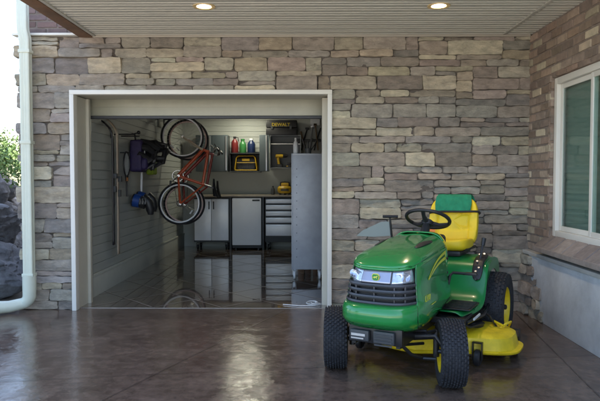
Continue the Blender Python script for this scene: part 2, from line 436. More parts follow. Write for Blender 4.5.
# brick reveal + sill
bm = bmesh.new(); lay = bm.loops.layers.float_color.new("tone"); rr = random.Random(8)
z = WZ0
while z < WZ1 - .01:
    z2 = min(z + .075, WZ1); add_stone(bm, lay, lambda a, b, d: Vector((XR + .001 + a, WY1 + .035 - d, b)), 0, .10, z, z2, rr, BRICK_TONES[:6], .03, .033, .004, .001, .001)
    add_stone(bm, lay, lambda a, b, d: Vector((XR + .005 + a, WY0 - .035 + d, b)), 0, .10, z, z2, rr, BRICK_TONES[:6], .03, .033, .004, .001, .001); z = z2
y = WY0
while y < WY1 - .01:
    y2 = min(y + .21, WY1); add_stone(bm, lay, lambda a, b, d: Vector((XR + .005 + b, a, WZ1 + .035 - d)), y, y2, 0, .10, rr, BRICK_TONES[:6], .03, .033, .004, .001, .001); y = y2
obj("brick_reveal", bm, M_brick, side, world=True)
bm = bmesh.new(); lay = bm.loops.layers.float_color.new("tone")
def sill_fn(a, b, d):   # sloping sill: b 0..1 outward
    return Vector((XR + .04 - b * .14, a, WZ0 + .0 - b * .11 + d * .8))
y = WY0 - .12
while y < WY1 + .08:
    y2 = min(y + .20, WY1 + .10); add_stone(bm, lay, sill_fn, y, y2, 0, 1.0, rr, [(.29, .24, .215), (.27, .225, .20), (.31, .255, .23)], .012, .016, .003, .001, .001); y = y2
obj("sill_slope", bm, M_brick, side, world=True)
bm = bmesh.new()
prism(bm, [(XR + .05, WZ0 - .05), (XR - .10, WZ0 - .095), (XR - .10, WZ0 - .135), (XR + .03, WZ0 - .16)], lambda a, b, d: Vector((a, d, b)), WY0 - .12, WY1 + .10, .004)
obj("sill_edge", bm, mat("sill_stone", (.30, .26, .235), .85, var=.2, nscale=12, bump=.4), side, world=True)
# foundation
bm = bmesh.new(); box(bm, (XR - .035, Y0, 0), (XR + .034, YW - .16, ZF - .035), .006)
obj("foundation", bm, M_parge, side, world=True)
bm = bmesh.new(); box(bm, (XR - .05, Y0, ZF - .034), (XR + .034, YW - .03, ZF), .006)
obj("foundation_ledge", bm, mat("ledge_strip", (.50, .50, .48), .7, var=.1), side, world=True)
bm = bmesh.new(); lay = bm.loops.layers.float_color.new("tone"); rr = random.Random(21)
z = 0.0; steps = [(.10, .52), (.09, .44), (.11, .47), (.08, .36), (.09, .30), (.085, .24)]
for (h, L_) in steps:
    y = YW + .02; yend = YW - L_
    while y > yend + .01:
        y2 = max(yend, y - rr.uniform(.2, .34)); 
        if y2 - yend < .09: y2 = yend
        add_stone(bm, lay, lambda a, b, d: Vector((XR - .02 - d, a, b)), y2, y, z, z + h, rr, STONE_TONES); y = y2
    z += h
obj("stepped_stones", bm, M_stone, side, world=True)
# window
win = obj("window", (lambda b: (box(b, (XR + .035, WY0, WZ0), (XR + .10, WY0 + .055, WZ1), .006), box(b, (XR + .035, WY1 - .055, WZ0), (XR + .10, WY1, WZ1), .006),
      box(b, (XR + .035, WY0 + .055, WZ0), (XR + .10, WY1 - .055, WZ0 + .055), .006), box(b, (XR + .035, WY0 + .055, WZ1 - .055), (XR + .10, WY1 - .055, WZ1), .006)) and b)(bmesh.new()), M_trim, side, world=True)
MID = 4.60
bm = bmesh.new()
for (ya, yb, xx) in ((WY0 + .056, MID + .03, XR + .052), (MID - .03, WY1 - .056, XR + .068)):
    w_ = .042; za, zb = WZ0 + .056, WZ1 - .056
    box(bm, (xx, ya, za), (xx + .016, ya + w_, zb), .004); box(bm, (xx, yb - w_, za), (xx + .016, yb, zb), .004)
    box(bm, (xx, ya + w_, za), (xx + .016, yb - w_, za + w_), .004); box(bm, (xx, ya + w_, zb - w_), (xx + .016, yb - w_, zb), .004)
obj("sash", bm, M_trim, win, world=True)
M_glass = glass_mat("window_glass", (.80, .90, .88), .015, .05)
bm = bmesh.new(); box(bm, (XR + .058, WY0 + .09, WZ0 + .09), (XR + .062, MID - .01, WZ1 - .09)); obj("pane", bm, M_glass, win, world=True, smooth=False)
bm = bmesh.new(); box(bm, (XR + .074, MID + .01, WZ0 + .09), (XR + .078, WY1 - .09, WZ1 - .09)); obj("pane", bm, M_glass, win, world=True, smooth=False)
bm = bmesh.new(); prev = None; z = WZ0 + .03; kk = 0
while z < WZ1 - .02:
    A = bm.verts.new((XR + .118 + .004 * (kk % 2), WY0 + .02, z)); B = bm.verts.new((XR + .118 + .004 * (kk % 2), WY1 - .02, z))
    if prev: bm.faces.new((prev[0], prev[1], B, A))
    prev = (A, B); z += .022; kk += 1
obj("pleated_shade", bm, mat("shade_cloth", (.33, .38, .355), .7), win, world=True, smooth=False, solid=.002)
# room behind the window (dark box)
bm = bmesh.new(); box(bm, (XR + .9, WY0 - .5, .2), (XR + .95, WY1 + .5, 2.6)); box(bm, (XR + .25, WY0 - .5, .15), (XR + .95, WY1 + .5, .2)); box(bm, (XR + .25, WY0 - .5, 2.6), (XR + .95, WY1 + .5, 2.65)); box(bm, (XR + .25, WY1 + .5, .15), (XR + .95, WY1 + .55, 2.65)); box(bm, (XR + .25, WY0 - .55, .15), (XR + .95, WY0 - .5, 2.65))
struct(obj("wall_of_side_room", bm, mat("room_wall", (.35, .42, .38), .8), smooth=False))

# ------------------------------------------------------------------ porch ceiling and roof
XS = -2.02
YR0 = 3.3
porch = thing("porch_roof", "porch roof with a beige grooved vinyl ceiling and brown edge beam", "roof", (0, 4.5, ZC))
bm = bmesh.new(); y = YW - .0; pitch = .145
while y > YR0:
    ya = max(y - pitch, YR0)
    prof = [(ya, .012), (ya + .008, 0), (ya + pitch * .5 - .006, 0), (ya + pitch * .5, .012), (ya + pitch * .5 + .012, .012), (ya + pitch * .5 + .018, 0), (y - .016, 0), (y - .010, .016), (y, .016)]
    prev = None
    for (yy, dz) in prof:
        vA = bm.verts.new((XS, yy, ZC + dz)); vB = bm.verts.new((XR + .05, yy, ZC + dz))
        if prev: bm.faces.new((prev[0], prev[1], vB, vA))
        prev = (vA, vB)
    y = ya
obj("soffit_panel", bm, M_soffit, porch, world=True, smooth=False)
bm = bmesh.new(); box(bm, (1.865, YR0, ZC - .006), (1.90, YW - .01, ZC + .003), .002); box(bm, (XS - .0, YR0, ZC - .012), (XS + .03, YW - .03, ZC + .01), .003)
obj("soffit_channel", bm, M_soffit, porch, world=True)
bm = bmesh.new(); box(bm, (XS, YW - .035, ZC - .02), (XR, YW - .02, ZC + .003), .002); obj("wall_channel", bm, mat("channel_tan", (.36, .33, .28), .5), porch, world=True)
bm = bmesh.new(); box(bm, (XS - .13, YR0 - .03, ZC - .018), (XS - .001, YW - .02 + .1, ZC + .22), .004); obj("edge_beam", bm, M_wood, porch, world=True)
bm = bmesh.new(); box(bm, (XS - .001, YR0 - .06, ZC - .03), (XR + .3, YR0 - .001, ZC + .22), .004); obj("front_beam", bm, M_wood, porch, world=True)
bm = bmesh.new(); box(bm, (XS - .20, YR0 - .1, ZC + .221), (XR + .5, YW + .11, ZC + .26)); obj("roof_deck", bm, mat("shingles", (.08, .07, .065), .9, bump=.5), porch, world=True, smooth=False)
# house roof over garage
bm = bmesh.new(); box(bm, (XL - .3, YW - .0, 4.11), (9, YB + 1.2, 4.3)); o = settle(obj("house_roof", bm, MATS["shingles"], smooth=False)); tag(o, "flat eave slab of the house roof above the brick wall", "roof")
bm = bmesh.new(); box(bm, (XR + .96, 1.7, 0), (9, YW + .3, 4.2)); box(bm, (3.62, YW + .39, 0), (9, YB + .5, 4.1)); o = settle(obj("house_wing", bm, M_bmortar, smooth=False)); tag(o, "body of the house behind the side wall", "house")

M_lampon = mat("lamp_lens", (.9, .85, .75), .5, emit=((1, .74, .42), 7))
M_lampring = mat("lamp_ring", (.60, .46, .24), .4)
def downlight(px, label):
    Y = 4.79; x = (px - 305) / 600 * Y
    t = thing("recessed_light", label, "light", (x, Y, ZC), group="lit recessed lights in the porch ceiling")
    bm = bmesh.new(); lathe(bm, [(.058, .012), (.060, -.004), (.088, -.006), (.090, 0), (.088, .004)], n=32); obj("trim_ring", bm, M_lampring, t)
    bm = bmesh.new(); lathe(bm, [(.0005, -.010), (.03, -.008), (.056, -.001), (.056, .010)], n=32); obj("bulb", bm, M_lampon, t)
    la = bpy.data.lights.new("porch_lamp", 'SPOT'); la.energy = 9; la.color = (1, .75, .48); la.spot_size = R(110); la.spot_blend = .8; la.shadow_soft_size = .05
    lo = bpy.data.objects.new("lamp_glow", la); COL.objects.link(lo); lo.parent = t; lo.location = (0, 0, -.03)
downlight(205, "lit recessed ceiling light over the garage doorway, left of the two")
downlight(437, "lit recessed ceiling light above the green mower, right of the two")

# ------------------------------------------------------------------ downspout
XD = Q(28, 200, 5.66)[0]
ds = thing("downspout", "pale green-white rain pipe running down the left stone corner", "downspout", (XD, 5.66, 0))
def rect_pipe(bm, pts, w, d, r=.012):
    # rounded rectangular section swept
    sec = []
    for (sx, sy) in ((1, 1), (-1, 1), (-1, -1), (1, -1)):
        for k in range(4):
            a0 = {(1, 1): 0, (-1, 1): 90, (-1, -1): 180, (1, -1): 270}[(sx, sy)]; a = R(a0 + k * 30)
            sec.append((sx * (w / 2 - r) + r * math.cos(a), sy * (d / 2 - r) + r * math.sin(a)))
    out_ = []
    for q, (a, b) in enumerate(sec):
        a2, b2 = sec[(q + 1) % len(sec)]; out_.append((a, b))
        if abs(a2 - a) + abs(b2 - b) > .03:
            for k in (.22, .30, .46, .54, .70, .78):
                g_ = .003 if k in (.30, .46) or k in (.70,) else 0
                x_, y_ = a + (a2 - a) * k, b + (b2 - b) * k; l_ = math.hypot(x_, y_) or 1; out_.append((x_ - g_ * x_ / l_, y_ - g_ * y_ / l_))
    sec = out_
    rings = []
    pts = [Vector(p) for p in pts]
    for i, p in enumerate(pts):
        t = (pts[min(i + 1, len(pts) - 1)] - pts[max(i - 1, 0)]).normalized()
        yv = Vector((0, 1, 0)); yv = (yv - t * yv.dot(t)); 
        yv = yv.normalized() if yv.length > .1 else Vector((0, 0, 1))
        xv = yv.cross(t).normalized()
        rings.append([bm.verts.new(p + xv * a + yv * b) for a, b in sec])
    for i in range(len(rings) - 1):
        n = len(sec)
        for j in range(n): bm.faces.new((rings[i][j], rings[i][(j + 1) % n], rings[i + 1][(j + 1) % n], rings[i + 1][j]))
    bm.faces.new(rings[0]); bm.faces.new(rings[-1][::-1])
bm = bmesh.new(); rect_pipe(bm, [(0, 0, .33), (0, 0, .8), (0, 0, 1.5), (0, 0, 2.56), (-.0, 0, 2.58), (-.018, 0, 2.66), (-.02, 0, 2.70), (-.02, 0, 4.0)], .095, .075); obj("pipe", bm, M_down, ds)
bm = bmesh.new()
lp = [(0, 0, .36), (0, 0, .25)] + [(-.09 + .09 * math.cos(a), -.0, .17 - .09 * math.sin(a) * 1.0) for a in (R(10), R(30), R(55), R(75))] + [(-.17, -.06, .065), (-.25, -.12, .07), (-.36, -.2, .05)]
tube(bm, lp, [.062, .062, .060, .058, .056, .054, .056, .060, .058], 18); obj("elbow", bm, M_down, ds)
for zz in (.345, 1.6, 2.45):
    bm = bmesh.new(); box(bm, (-.054, -.044, zz), (.054, .05, zz + .03), .004); obj("strap", bm, M_down, ds)

# ------------------------------------------------------------------ garage room (setting)
XG = -2.28
def slat_wall(bm, a0, a1, z0, z1, fn, pitch=.0762):
    z = z0
    while z < z1 - .001:
        zt = min(z + pitch, z1)
        prof = [(z, 0), (z, .010), (z + .012, .010), (z + .012, 0), (zt, 0)]
        prev = None
        for (zz, d) in prof:
            A = bm.verts.new(fn(a0, zz, d)); B = bm.verts.new(fn(a1, zz, d))
            if prev: bm.faces.new((prev[0], prev[1], B, A))
            prev = (A, B)
        z = zt
GZ = 2.72
bm = bmesh.new(); slat_wall(bm, YW + .42, YB, .24, GZ, lambda a, z, d: Vector((XG - d, a, z)), .1016); struct(obj("wall_left", bm, M_slat, smooth=False, solid=0))
bm = bmesh.new(); slat_wall(bm, XG, 3.5, .0, GZ, lambda a, z, d: Vector((a, YB + d, z)), .1016); struct(obj("wall_back", bm, M_slat, smooth=False))
bm = bmesh.new(); box(bm, (XG - .14, YW + .42, 0), (XG - .011, YB + .15, GZ)); box(bm, (XG, YB + .011, 0), (3.6, YB + .15, GZ)); box(bm, (3.5, YW + .39, 0), (3.6, YB + .01, GZ)); struct(obj("wall_of_garage", bm, M_slat, smooth=False))
bm = bmesh.new(); box(bm, (XG - .02, YW + .42, .0), (XG + .02, YB, .22), .004); box(bm, (XG + .0, YW + .42, .221), (XG + .028, YB, .25), .003); struct(obj("skirting_left", bm, M_basebd))
bm = bmesh.new(); box(bm, (XG - .2, YW + .385, GZ), (3.6, YB + .2, GZ + .1)); struct(obj("ceiling_garage", bm, M_gceil, smooth=False))

# overhead door
od = thing("garage_door", "raised overhead garage door, its beige bottom panel hanging under the lintel", "garage door", ((OX0 + OX1) / 2, YW + .5, 1.95))
yd = YW + .47
ZD = 1.895
bm = bmesh.new()
box(bm, (OX0 - .05, yd, ZD + .03), (OX1 + .05, yd + .045, ZD + .50), .004)
for zz in (ZD + .12, ZD + .30): box(bm, (OX0 + .02, yd - .006, zz), (OX1 - .02, yd, zz + .10), .003)
obj("bottom_panel", bm, mat("door_steel", (.36, .36, .29), .3, var=.1, nscale=3), od, world=True)
bm = bmesh.new()
for k in range(4):
    box(bm, (OX0 - .05, yd + .28 + k * .52, GZ - .24), (OX1 + .05, yd + .28 + k * .52 + .51, GZ - .20), .006)
prev = None
obj("overhead_panel", bm, M_jamb, od, world=True)
bm = bmesh.new(); box(bm, (OX0 - .04, yd - .004, ZD), (OX1 + .04, yd + .05, ZD + .029), .006); obj("bottom_seal", bm, mat("seal_rubber", (.06, .065, .075), .6), od, world=True)
bm = bmesh.new()
for xx in (OX0 - .03, OX1 + .0):
    pts = [(xx, yd + .07, .05), (xx, yd + .07, 2.1)] + [(xx, yd + .07 + .3 * (1 - math.cos(a)), 2.1 + .3 * math.sin(a)) for a in (R(30), R(60), R(90))] + [(xx, YB - 1.5, 2.4)]
    tube(bm, pts, .018, 6)
obj("track", bm, M_alu, od, world=True)

# garage ceiling lamp (its reflection shows in the wet floor)
gl = thing("garage_light", "lit warm batten light near the back of the garage ceiling", "light", (-1.05, 10.55, 2.46))
bm = bmesh.new(); box(bm, (-.2, -.12, .0), (.2, .12, .012), .003); obj("diffuser", bm, mat("tube_on", (.9, .9, .7), .5, emit=((1, .84, .45), 3.2)), gl)
bm = bmesh.new(); box(bm, (-.24, -.14, .0125), (.24, .14, .05), .004); cyl(bm, (-.15, 0, .05), (-.15, 0, .32), .004, 6); cyl(bm, (.15, 0, .05), (.15, 0, .32), .004, 6); obj("housing", bm, M_white, gl)
la = bpy.data.lights.new("garage_lamp", 'AREA'); la.energy = 2.0; la.color = (.97, 1, .90); la.shape = 'RECTANGLE'; la.size = .38; la.size_y = .22
lo = bpy.data.objects.new("lamp_glow", la); COL.objects.link(lo); lo.parent = gl; lo.location = (0, 0, -.01)

# ------------------------------------------------------------------ garage contents: back wall
YC = 10.62   # cabinet fronts
def qx(px, Y): return Q(px, 200, Y)[0]
def qz(py, Y): return Q(300, py, Y)[1]
# worktop (bench)
x0, x1 = qx(190, YC), qx(262 + 60, YC)
zt = .975
wt = thing("workbench", "long tan worktop along the back wall above the silver cabinets", "workbench", ((x0 + x1) / 2, YC + .28, 0))
bm = bmesh.new(); box(bm, (x0, YC - .03, zt - .035), (x1, YB - .005, zt), .005); obj("worktop", bm, mat("bench_top", (.33, .28, .22), .45, var=.15, nscale=6), wt, world=True)
for xx in (qx(230.3, YC) - .018, qx(263, YC) - .018, x1 - .04):
    bm = bmesh.new(); box(bm, (xx, YC + .0, .004), (xx + .036, YB - .01, zt - .036), .003); obj("support_leg", bm, M_dark, wt, world=True)
# two-door rolling cabinet
def caster(bm, x, y, z0, r=.04):
    bm2 = bmesh.new(); lathe(bm2, [(.0, -.014), (r * .9, -.014), (r, -.008), (r, .008), (r * .9, .014), (.0, .014)], n=16)
    bm2.transform(Matrix.Translation((x, y, z0 + r)) @ Matrix.Rotation(R(90), 4, 'Y')); merge(bm, bm2)
    box(bm, (x - .022, y - .02, z0 + r), (x - .017, y + .02, z0 + 2 * r + .02)); box(bm, (x + .017, y - .02, z0 + r), (x + .022, y + .02, z0 + 2 * r + .02)); box(bm, (x - .022, y - .022, z0 + 2 * r + .02), (x + .022, y + .022, z0 + 2 * r + .03))
xa, xb = qx(193.5, YC), qx(229, YC)
za, zb = .14, .925
c1 = thing("rolling_cabinet", "silver two-door cabinet on casters under the left end of the worktop", "cabinet", ((xa + xb) / 2, YC + .25, 0))
bm = bmesh.new(); box(bm, (xa, YC + .02, za), (xb, YB - .1, zb), .005); obj("case", bm, M_dark, c1, world=True)
xm = (xa + xb) / 2
for (a, b, hx) in ((xa + .012, xm - .003, xm - .05), (xm + .003, xb - .012, xm + .03)):
    bm = bmesh.new(); box(bm, (a, YC, za + .03), (b, YC + .019, zb - .02), .006); d = obj("door", bm, M_door, c1, world=True)
    bm = bmesh.new(); box(bm, (hx, YC - .018, zb - .20), (hx + .022, YC - .001, zb - .06), .005); obj("handle", bm, M_blk, d, world=True)
for (xx, yy) in ((xa + .06, YC + .08), (xb - .06, YC + .08), (xa + .06, YB - .18), (xb - .06, YB - .18)):
    bm = bmesh.new(); caster(bm, xx, yy, .004, .045); obj("caster", bm, M_blk, c1, world=True)
# fridge
xa, xb = qx(232, YC), qx(261.5, YC)
c2 = thing("workshop_fridge", "plain pale silver single-door cabinet in the middle under the worktop", "fridge", ((xa + xb) / 2, YC + .25, 0))
bm = bmesh.new(); box(bm, (xa, YC + .03, .03), (xb, YB - .08, .93), .006); obj("case", bm, M_dark, c2, world=True)
bm = bmesh.new(); box(bm, (xa + .004, YC - .03, .09), (xb - .004, YC + .029, .925), .012); d = obj("door", bm, M_white, c2, world=True)
bm = bmesh.new(); box(bm, (xb - .16, YC - .036, .87), (xb - .03, YC - .0305, .90), .002); obj("badge", bm, M_dark, d, world=True)
for (xx) in (xa + .06, xb - .06):
    for yy in (YC + .08, YB - .15):
        bm = bmesh.new(); cyl(bm, (xx, yy, .004), (xx, yy, .03), .025); obj("foot", bm, M_blk, c2, world=True)
# drawers
xa, xb = qx(265, YC), qx(301, YC)
c3 = thing("drawer_cabinet", "silver five-drawer cabinet on casters under the right end of the worktop", "cabinet", ((xa + xb) / 2, YC + .25, 0))
bm = bmesh.new(); box(bm, (xa, YC + .02, .14), (xb, YB - .1, .925), .005); obj("case", bm, M_dark, c3, world=True)
zz = .90
for h in (.09, .10, .10, .11, .22):
    bm = bmesh.new(); box(bm, (xa + .014, YC, zz - h + .022), (xb - .014, YC + .019, zz), .004); d = obj("drawer", bm, M_door, c3, world=True)
    bm = bmesh.new(); box(bm, (xa + .014, YC - .016, zz - .014), (xb - .014, YC - .001, zz + .002), .003); obj("handle", bm, M_alu, d, world=True); zz -= h + .012
for (xx, yy) in ((xa + .06, YC + .08), (xb - .06, YC + .08), (xa + .06, YB - .18), (xb - .06, YB - .18)):
    bm = bmesh.new(); caster(bm, xx, yy, .004, .045); obj("caster", bm, M_blk, c3, world=True)

# wall cabinets
YK = 10.88
def frame_box(bm, xa, xb, ya, yb, za, zb, t=.014, shelves=()):
    box(bm, (xa, ya, za), (xa + t, yb, zb)); box(bm, (xb - t, ya, za), (xb, yb, zb)); box(bm, (xa + t, ya, za), (xb - t, yb, za + t)); box(bm, (xa + t, ya, zb - t), (xb - t, yb, zb)); box(bm, (xa + t, yb - t, za + t), (xb - t, yb, zb - t))
zA, zB = qz(171.5, YK), qz(135, YK)
xa, xb = qx(196, YK), qx(228, YK)
w1 = thing("wall_cabinet", "closed charcoal wall cabinet partly behind the hanging bicycles", "cabinet", ((xa + xb) / 2, YB - .15, zA))
bm = bmesh.new(); box(bm, (xa, YK + .02, zA), (xb, YB - .002, zB), .004); obj("case", bm, M_dark, w1, world=True)
xm = (xa + xb) / 2
for (a, b) in ((xa, xm - .003), (xm + .003, xb)):
    bm = bmesh.new(); box(bm, (a, YK, zA), (b, YK + .019, zB), .004); d = obj("door", bm, mat("charcoal_door", (.07, .09, .10), .45), w1, world=True)
    bm = bmesh.new(); box(bm, (b - .045, YK - .012, zA + .02), (b - .02, YK - .001, zB - .02), .003); obj("handle", bm, M_alu, d, world=True)
# second cabinet, open
xa, xb = qx(270, YK), qx(301, YK)
w2 = thing("wall_cabinet", "open grey wall cabinet with shelves holding the yellow drill", "cabinet", ((xa + xb) / 2, YB - .15, zA))
bm = bmesh.new(); frame_box(bm, xa, xb, YK + .02, YB - .002, zA + .06, zB); obj("case", bm, mat("cabinet_grey", (.20, .22, .24), .5), w2, world=True)
bm = bmesh.new()
zs1, zs2 = qz(164, YK), qz(143.5, YK)
box(bm, (xa + .015, YK + .03, zs2 - .012), (xb - .015, YB - .02, zs2)); obj("shelf", bm, M_door, w2, world=True)
bm = bmesh.new(); box(bm, (xa - .19, YK - .02, zA), (xa - .012, YK + .005, zB), .004); d = obj("door", bm, MATS["charcoal_door"], w2, world=True)
bm = bmesh.new(); box(bm, (xa - .075, YK - .032, zA + .01), (xa - .05, YK - .021, zB - .01), .003); obj("handle", bm, M_alu, d, world=True)
zshelf = zA + .06 + .015
# little shelf between with tool radio
xa2, xb2 = qx(229.5, YK), qx(260.5, YK)
zsh = qz(171, YK)
s1 = thing("wall_shelf", "dark wall shelf between the two wall cabinets carrying a yellow-framed work radio", "shelf", ((xa2 + xb2) / 2, YB - .15, zsh))
bm = bmesh.new(); box(bm, (xa2, YK + .02, zsh - .02), (xb2, YB - .002, zsh), .003); box(bm, (xa2, YB - .03, zsh), (xb2, YB - .002, zsh + .36), .003)
obj("lower_board", bm, M_dark, s1, world=True)
zup = qz(152.8, YK)
bm = bmesh.new(); box(bm, (xa2, YK + .02, zup - .016), (xb2, YB - .031, zup), .003); obj("upper_board", bm, M_dark, s1, world=True)
for xx in (xa2 + .002, xb2 - .014):
    bm = bmesh.new(); box(bm, (xx, YK + .03, zsh + .001), (xx + .012, YB - .031, zup - .017)); obj("side_bracket", bm, M_dark, s1, world=True)
# work radio / charger with yellow roll cage
M_ty = mat("tool_yellow", (.55, .34, .02), .45)
xr = (xa2 + xb2) / 2 + .01
rd = thing("work_radio", "yellow and black job-site radio on the shelf between the wall cabinets", "radio", (xr, YK + .15, zsh + .001))
bm = bmesh.new(); box(bm, (-.17, -.07, .02), (.17, .07, .24), .02); obj("body", bm, M_blk, rd)
bm = bmesh.new()
for s in (-1, 1):
    tube(bm, [(s * .19, -.09, .01), (s * .2, -.09, .05), (s * .17, -.09, .24), (s * .14, -.09, .275)], .009, 8)
    tube(bm, [(s * .19, .09, .01), (s * .2, .09, .05), (s * .17, .09, .24), (s * .14, .09, .275)], .014, 8)
tube(bm, [(-.2, -.09, .014), (.2, -.09, .014)], .010, 8); tube(bm, [(-.14, -.09, .275), (.14, -.09, .275)], .012, 8); tube(bm, [(-.2, .09, .014), (.2, .09, .014)], .014, 8)
tube(bm, [(-.17, -.085, .15), (.17, -.085, .15)], .006, 8)
obj("cage", bm, M_ty, rd)
for s in (-.095, .095):
    bm = bmesh.new(); lathe(bm, [(.001, -.003), (.045, -.003), (.05, .0), (.05, .004)], Matrix.Translation((s, -.072, .085)) @ Matrix.Rotation(R(90), 4, 'X'), 20); obj("speaker", bm, M_dark, rd)
bm = bmesh.new(); box(bm, (-.07, -.078, .18), (.07, -.071, .225), .003); obj("faceplate", bm, M_ty, rd)
# bottles on upper board
def jug(name, px0, px1, pytop, m, mcap, label, cat, lean=0, Y=YK + .14, zbase=None, capw=.35, hndl=False):
    xx0, xx1 = qx(px0, Y), qx(px1, Y); zb = zup if zbase is None else zbase
    h = qz(pytop, Y) - zb; w = (xx1 - xx0) / 2
    t = thing(name, label, cat, ((xx0 + xx1) / 2, Y, zb + .001))
    bm = bmesh.new()
    prof = [(.001, 0), (w * .92, 0), (w, .012), (w, h * .60), (w * .85, h * .70), (w * capw, h * .83), (w * capw, h * .87)]
    lathe(bm, prof, n=20)
    obj("bottle_body", bm, m, t)
    bm = bmesh.new(); lathe(bm, [(w * capw * 1.15, h * .87), (w * capw * 1.15, h * .995), (.001, h)], n=16); obj("cap", bm, mcap, t)
    if hndl:
        bm = bmesh.new(); tube(bm, [(w * .3, 0, h * .95), (w * .95, 0, h * .93), (w * 1.05, 0, h * .7)], .01, 6); obj("handle", bm, mcap, t)
    return t
M_redp = mat("red_plastic", (.16, .018, .018), .35); M_grnp = mat("green_plastic", (.04, .19, .05), .35); M_navy = mat("navy_plastic", (.012, .025, .08), .35); M_wp = mat("white_plastic", (.7, .72, .74), .4)
t = jug("bottle", 231.5, 238.5, 136.5, M_redp, M_blk, "red bottle on the shelf above the yellow radio, leftmost of three", "bottle", hndl=True)
t = jug("bottle", 239.5, 246.5, 139, M_grnp, M_grnp, "bright green bottle between the red and dark blue bottles on the shelf", "bottle", capw=.5)
t = jug("bottle", 247.5, 255.5, 138.5, M_navy, M_wp, "dark blue bottle with a white cap on the shelf above the radio", "bottle", capw=.45)
# black case on open cabinet
xa, xb = qx(266, YK), qx(297, YK)
zc0 = zB; zc1 = qz(120, YK)
cs = thing("tool_case", "black power tool case with yellow lettering lying on top of the open wall cabinet", "tool case", ((xa + xb) / 2, YK + .13, zc0 + .001))
bm = bmesh.new(); wd = (xb - xa) / 2; hh = zc1 - zc0 - .001; box(bm, (-wd, -.13, 0), (wd, .13, hh * .48), .02); box(bm, (-wd, -.13, hh * .50), (wd, .13, hh), .02); obj("shell", bm, M_blk, cs)
for s in (-.6, .6):
    bm = bmesh.new(); box(bm, (s * wd - .02, -.142, hh * .38), (s * wd + .02, -.131, hh * .60), .003); obj("latch", bm, M_dark, cs)
text("lettering", "DEWALT", .082, mat("lettering_yellow", (.50, .36, .02), .5), cs, Matrix.Translation((-.01, -.134, hh * .68)) @ Matrix.Rotation(R(90), 4, 'X'), .002)
# drill in the open cabinet
dr = thing("cordless_drill", "yellow and black cordless drill standing in the open wall cabinet", "drill", (qx(279, YK), YK + .12, zshelf))
bm = bmesh.new(); box(bm, (-.045, -.04, 0), (.06, .04, .06), .01); obj("battery", bm, M_blk, dr)
bm = bmesh.new(); tube(bm, [(-.005, 0, .055), (-.015, 0, .12), (-.02, 0, .18)], [.026, .023, .028], 12); tube(bm, [(-.07, 0, .205), (-.06, 0, .205), (.05, 0, .205), (.07, 0, .205)], [.02, .036, .036, .03], 14); obj("housing", bm, M_ty, dr)
bm = bmesh.new(); tube(bm, [(.071, 0, .205), (.12, 0, .205), (.15, 0, .205)], [.03, .026, .012], 12); obj("chuck", bm, M_blk, dr)
ch = thing("battery_charger", "small black charger beside the drill in the open cabinet", "charger", (qx(289, YK), YK + .12, zshelf))
bm = bmesh.new(); box(bm, (-.07, -.05, 0), (.07, .05, .05), .012); box(bm, (-.04, -.035, .05), (.04, .035, .085), .01); obj("body", bm, M_blk, ch)
bm = bmesh.new(); box(bm, (-.05, -.054, .015), (-.02, -.0505, .03)); obj("badge", bm, M_ty, ch)
# compressor on the bench
YP = YC + .22
xa, xb = qx(277.5, YP), qx(292, YP); hc = qz(182, YP) - zt
cp = thing("air_compressor", "yellow pancake air compressor on the worktop beside the grey cart", "compressor", ((xa + xb) / 2, YP, zt))
w = (xb - xa) / 2
bm = bmesh.new(); lathe(bm, [(.001, .03), (w * .8, .03), (w, .07), (w, hc * .55), (w * .8, hc * .68), (.001, hc * .7)], n=28); obj("tank", bm, M_ty, cp)
bm = bmesh.new(); box(bm, (-w * .5, -w * .5, hc * .66), (w * .6, w * .5, hc * .93), .03); obj("motor_cover", bm, M_ty, cp)
bm = bmesh.new(); tube(bm, [(-w * .6, 0, hc * .6), (-w * .55, 0, hc * .97), (0, 0, hc), (w * .6, 0, hc * .97), (w * .65, 0, hc * .6)], .012, 8)
obj("carry_handle", bm, M_blk, cp)
bm = bmesh.new(); box(bm, (-w * .5, -w * 1.02, hc * .32), (w * .55, -w * .9, hc * .46), .004); obj("badge", bm, M_blk, cp)
for k in range(3):
    bm = bmesh.new(); a = R(90 + 120 * k); cyl(bm, (w * .7 * math.cos(a), w * .7 * math.sin(a), .001), (w * .7 * math.cos(a), w * .7 * math.sin(a), .04), .02, 10)
    obj("foot", bm, M_blk, cp)
gt = thing("spray_can", "small dark spray can on the worktop left of the compressor", "can", (qx(273, YP), YP, zt))
bm = bmesh.new(); lathe(bm, [(.001, .001), (.035, .001), (.035, .10), (.02, .13), (.001, .13)], n=16); obj("can_body", bm, M_dark, gt)
bm = bmesh.new(); lathe(bm, [(.014, .13), (.014, .16), (.001, .162)], n=12); obj("nozzle", bm, M_blk, gt)
# power strip / small white box high on the wall
o = None
bm = bmesh.new(); xw0, xw1 = qx(310.5, YK), qx(320, YK); z0, z1 = qz(124.5, YK), qz(118.5, YK); box(bm, (xw0, YB - .12, z0 + .0), (xw1, YB - .001, z1 + .02), .008)
o = settle(obj("junction_box", bm, M_wp)); tag(o, "small white box high on the back wall above the grey cart", "box")
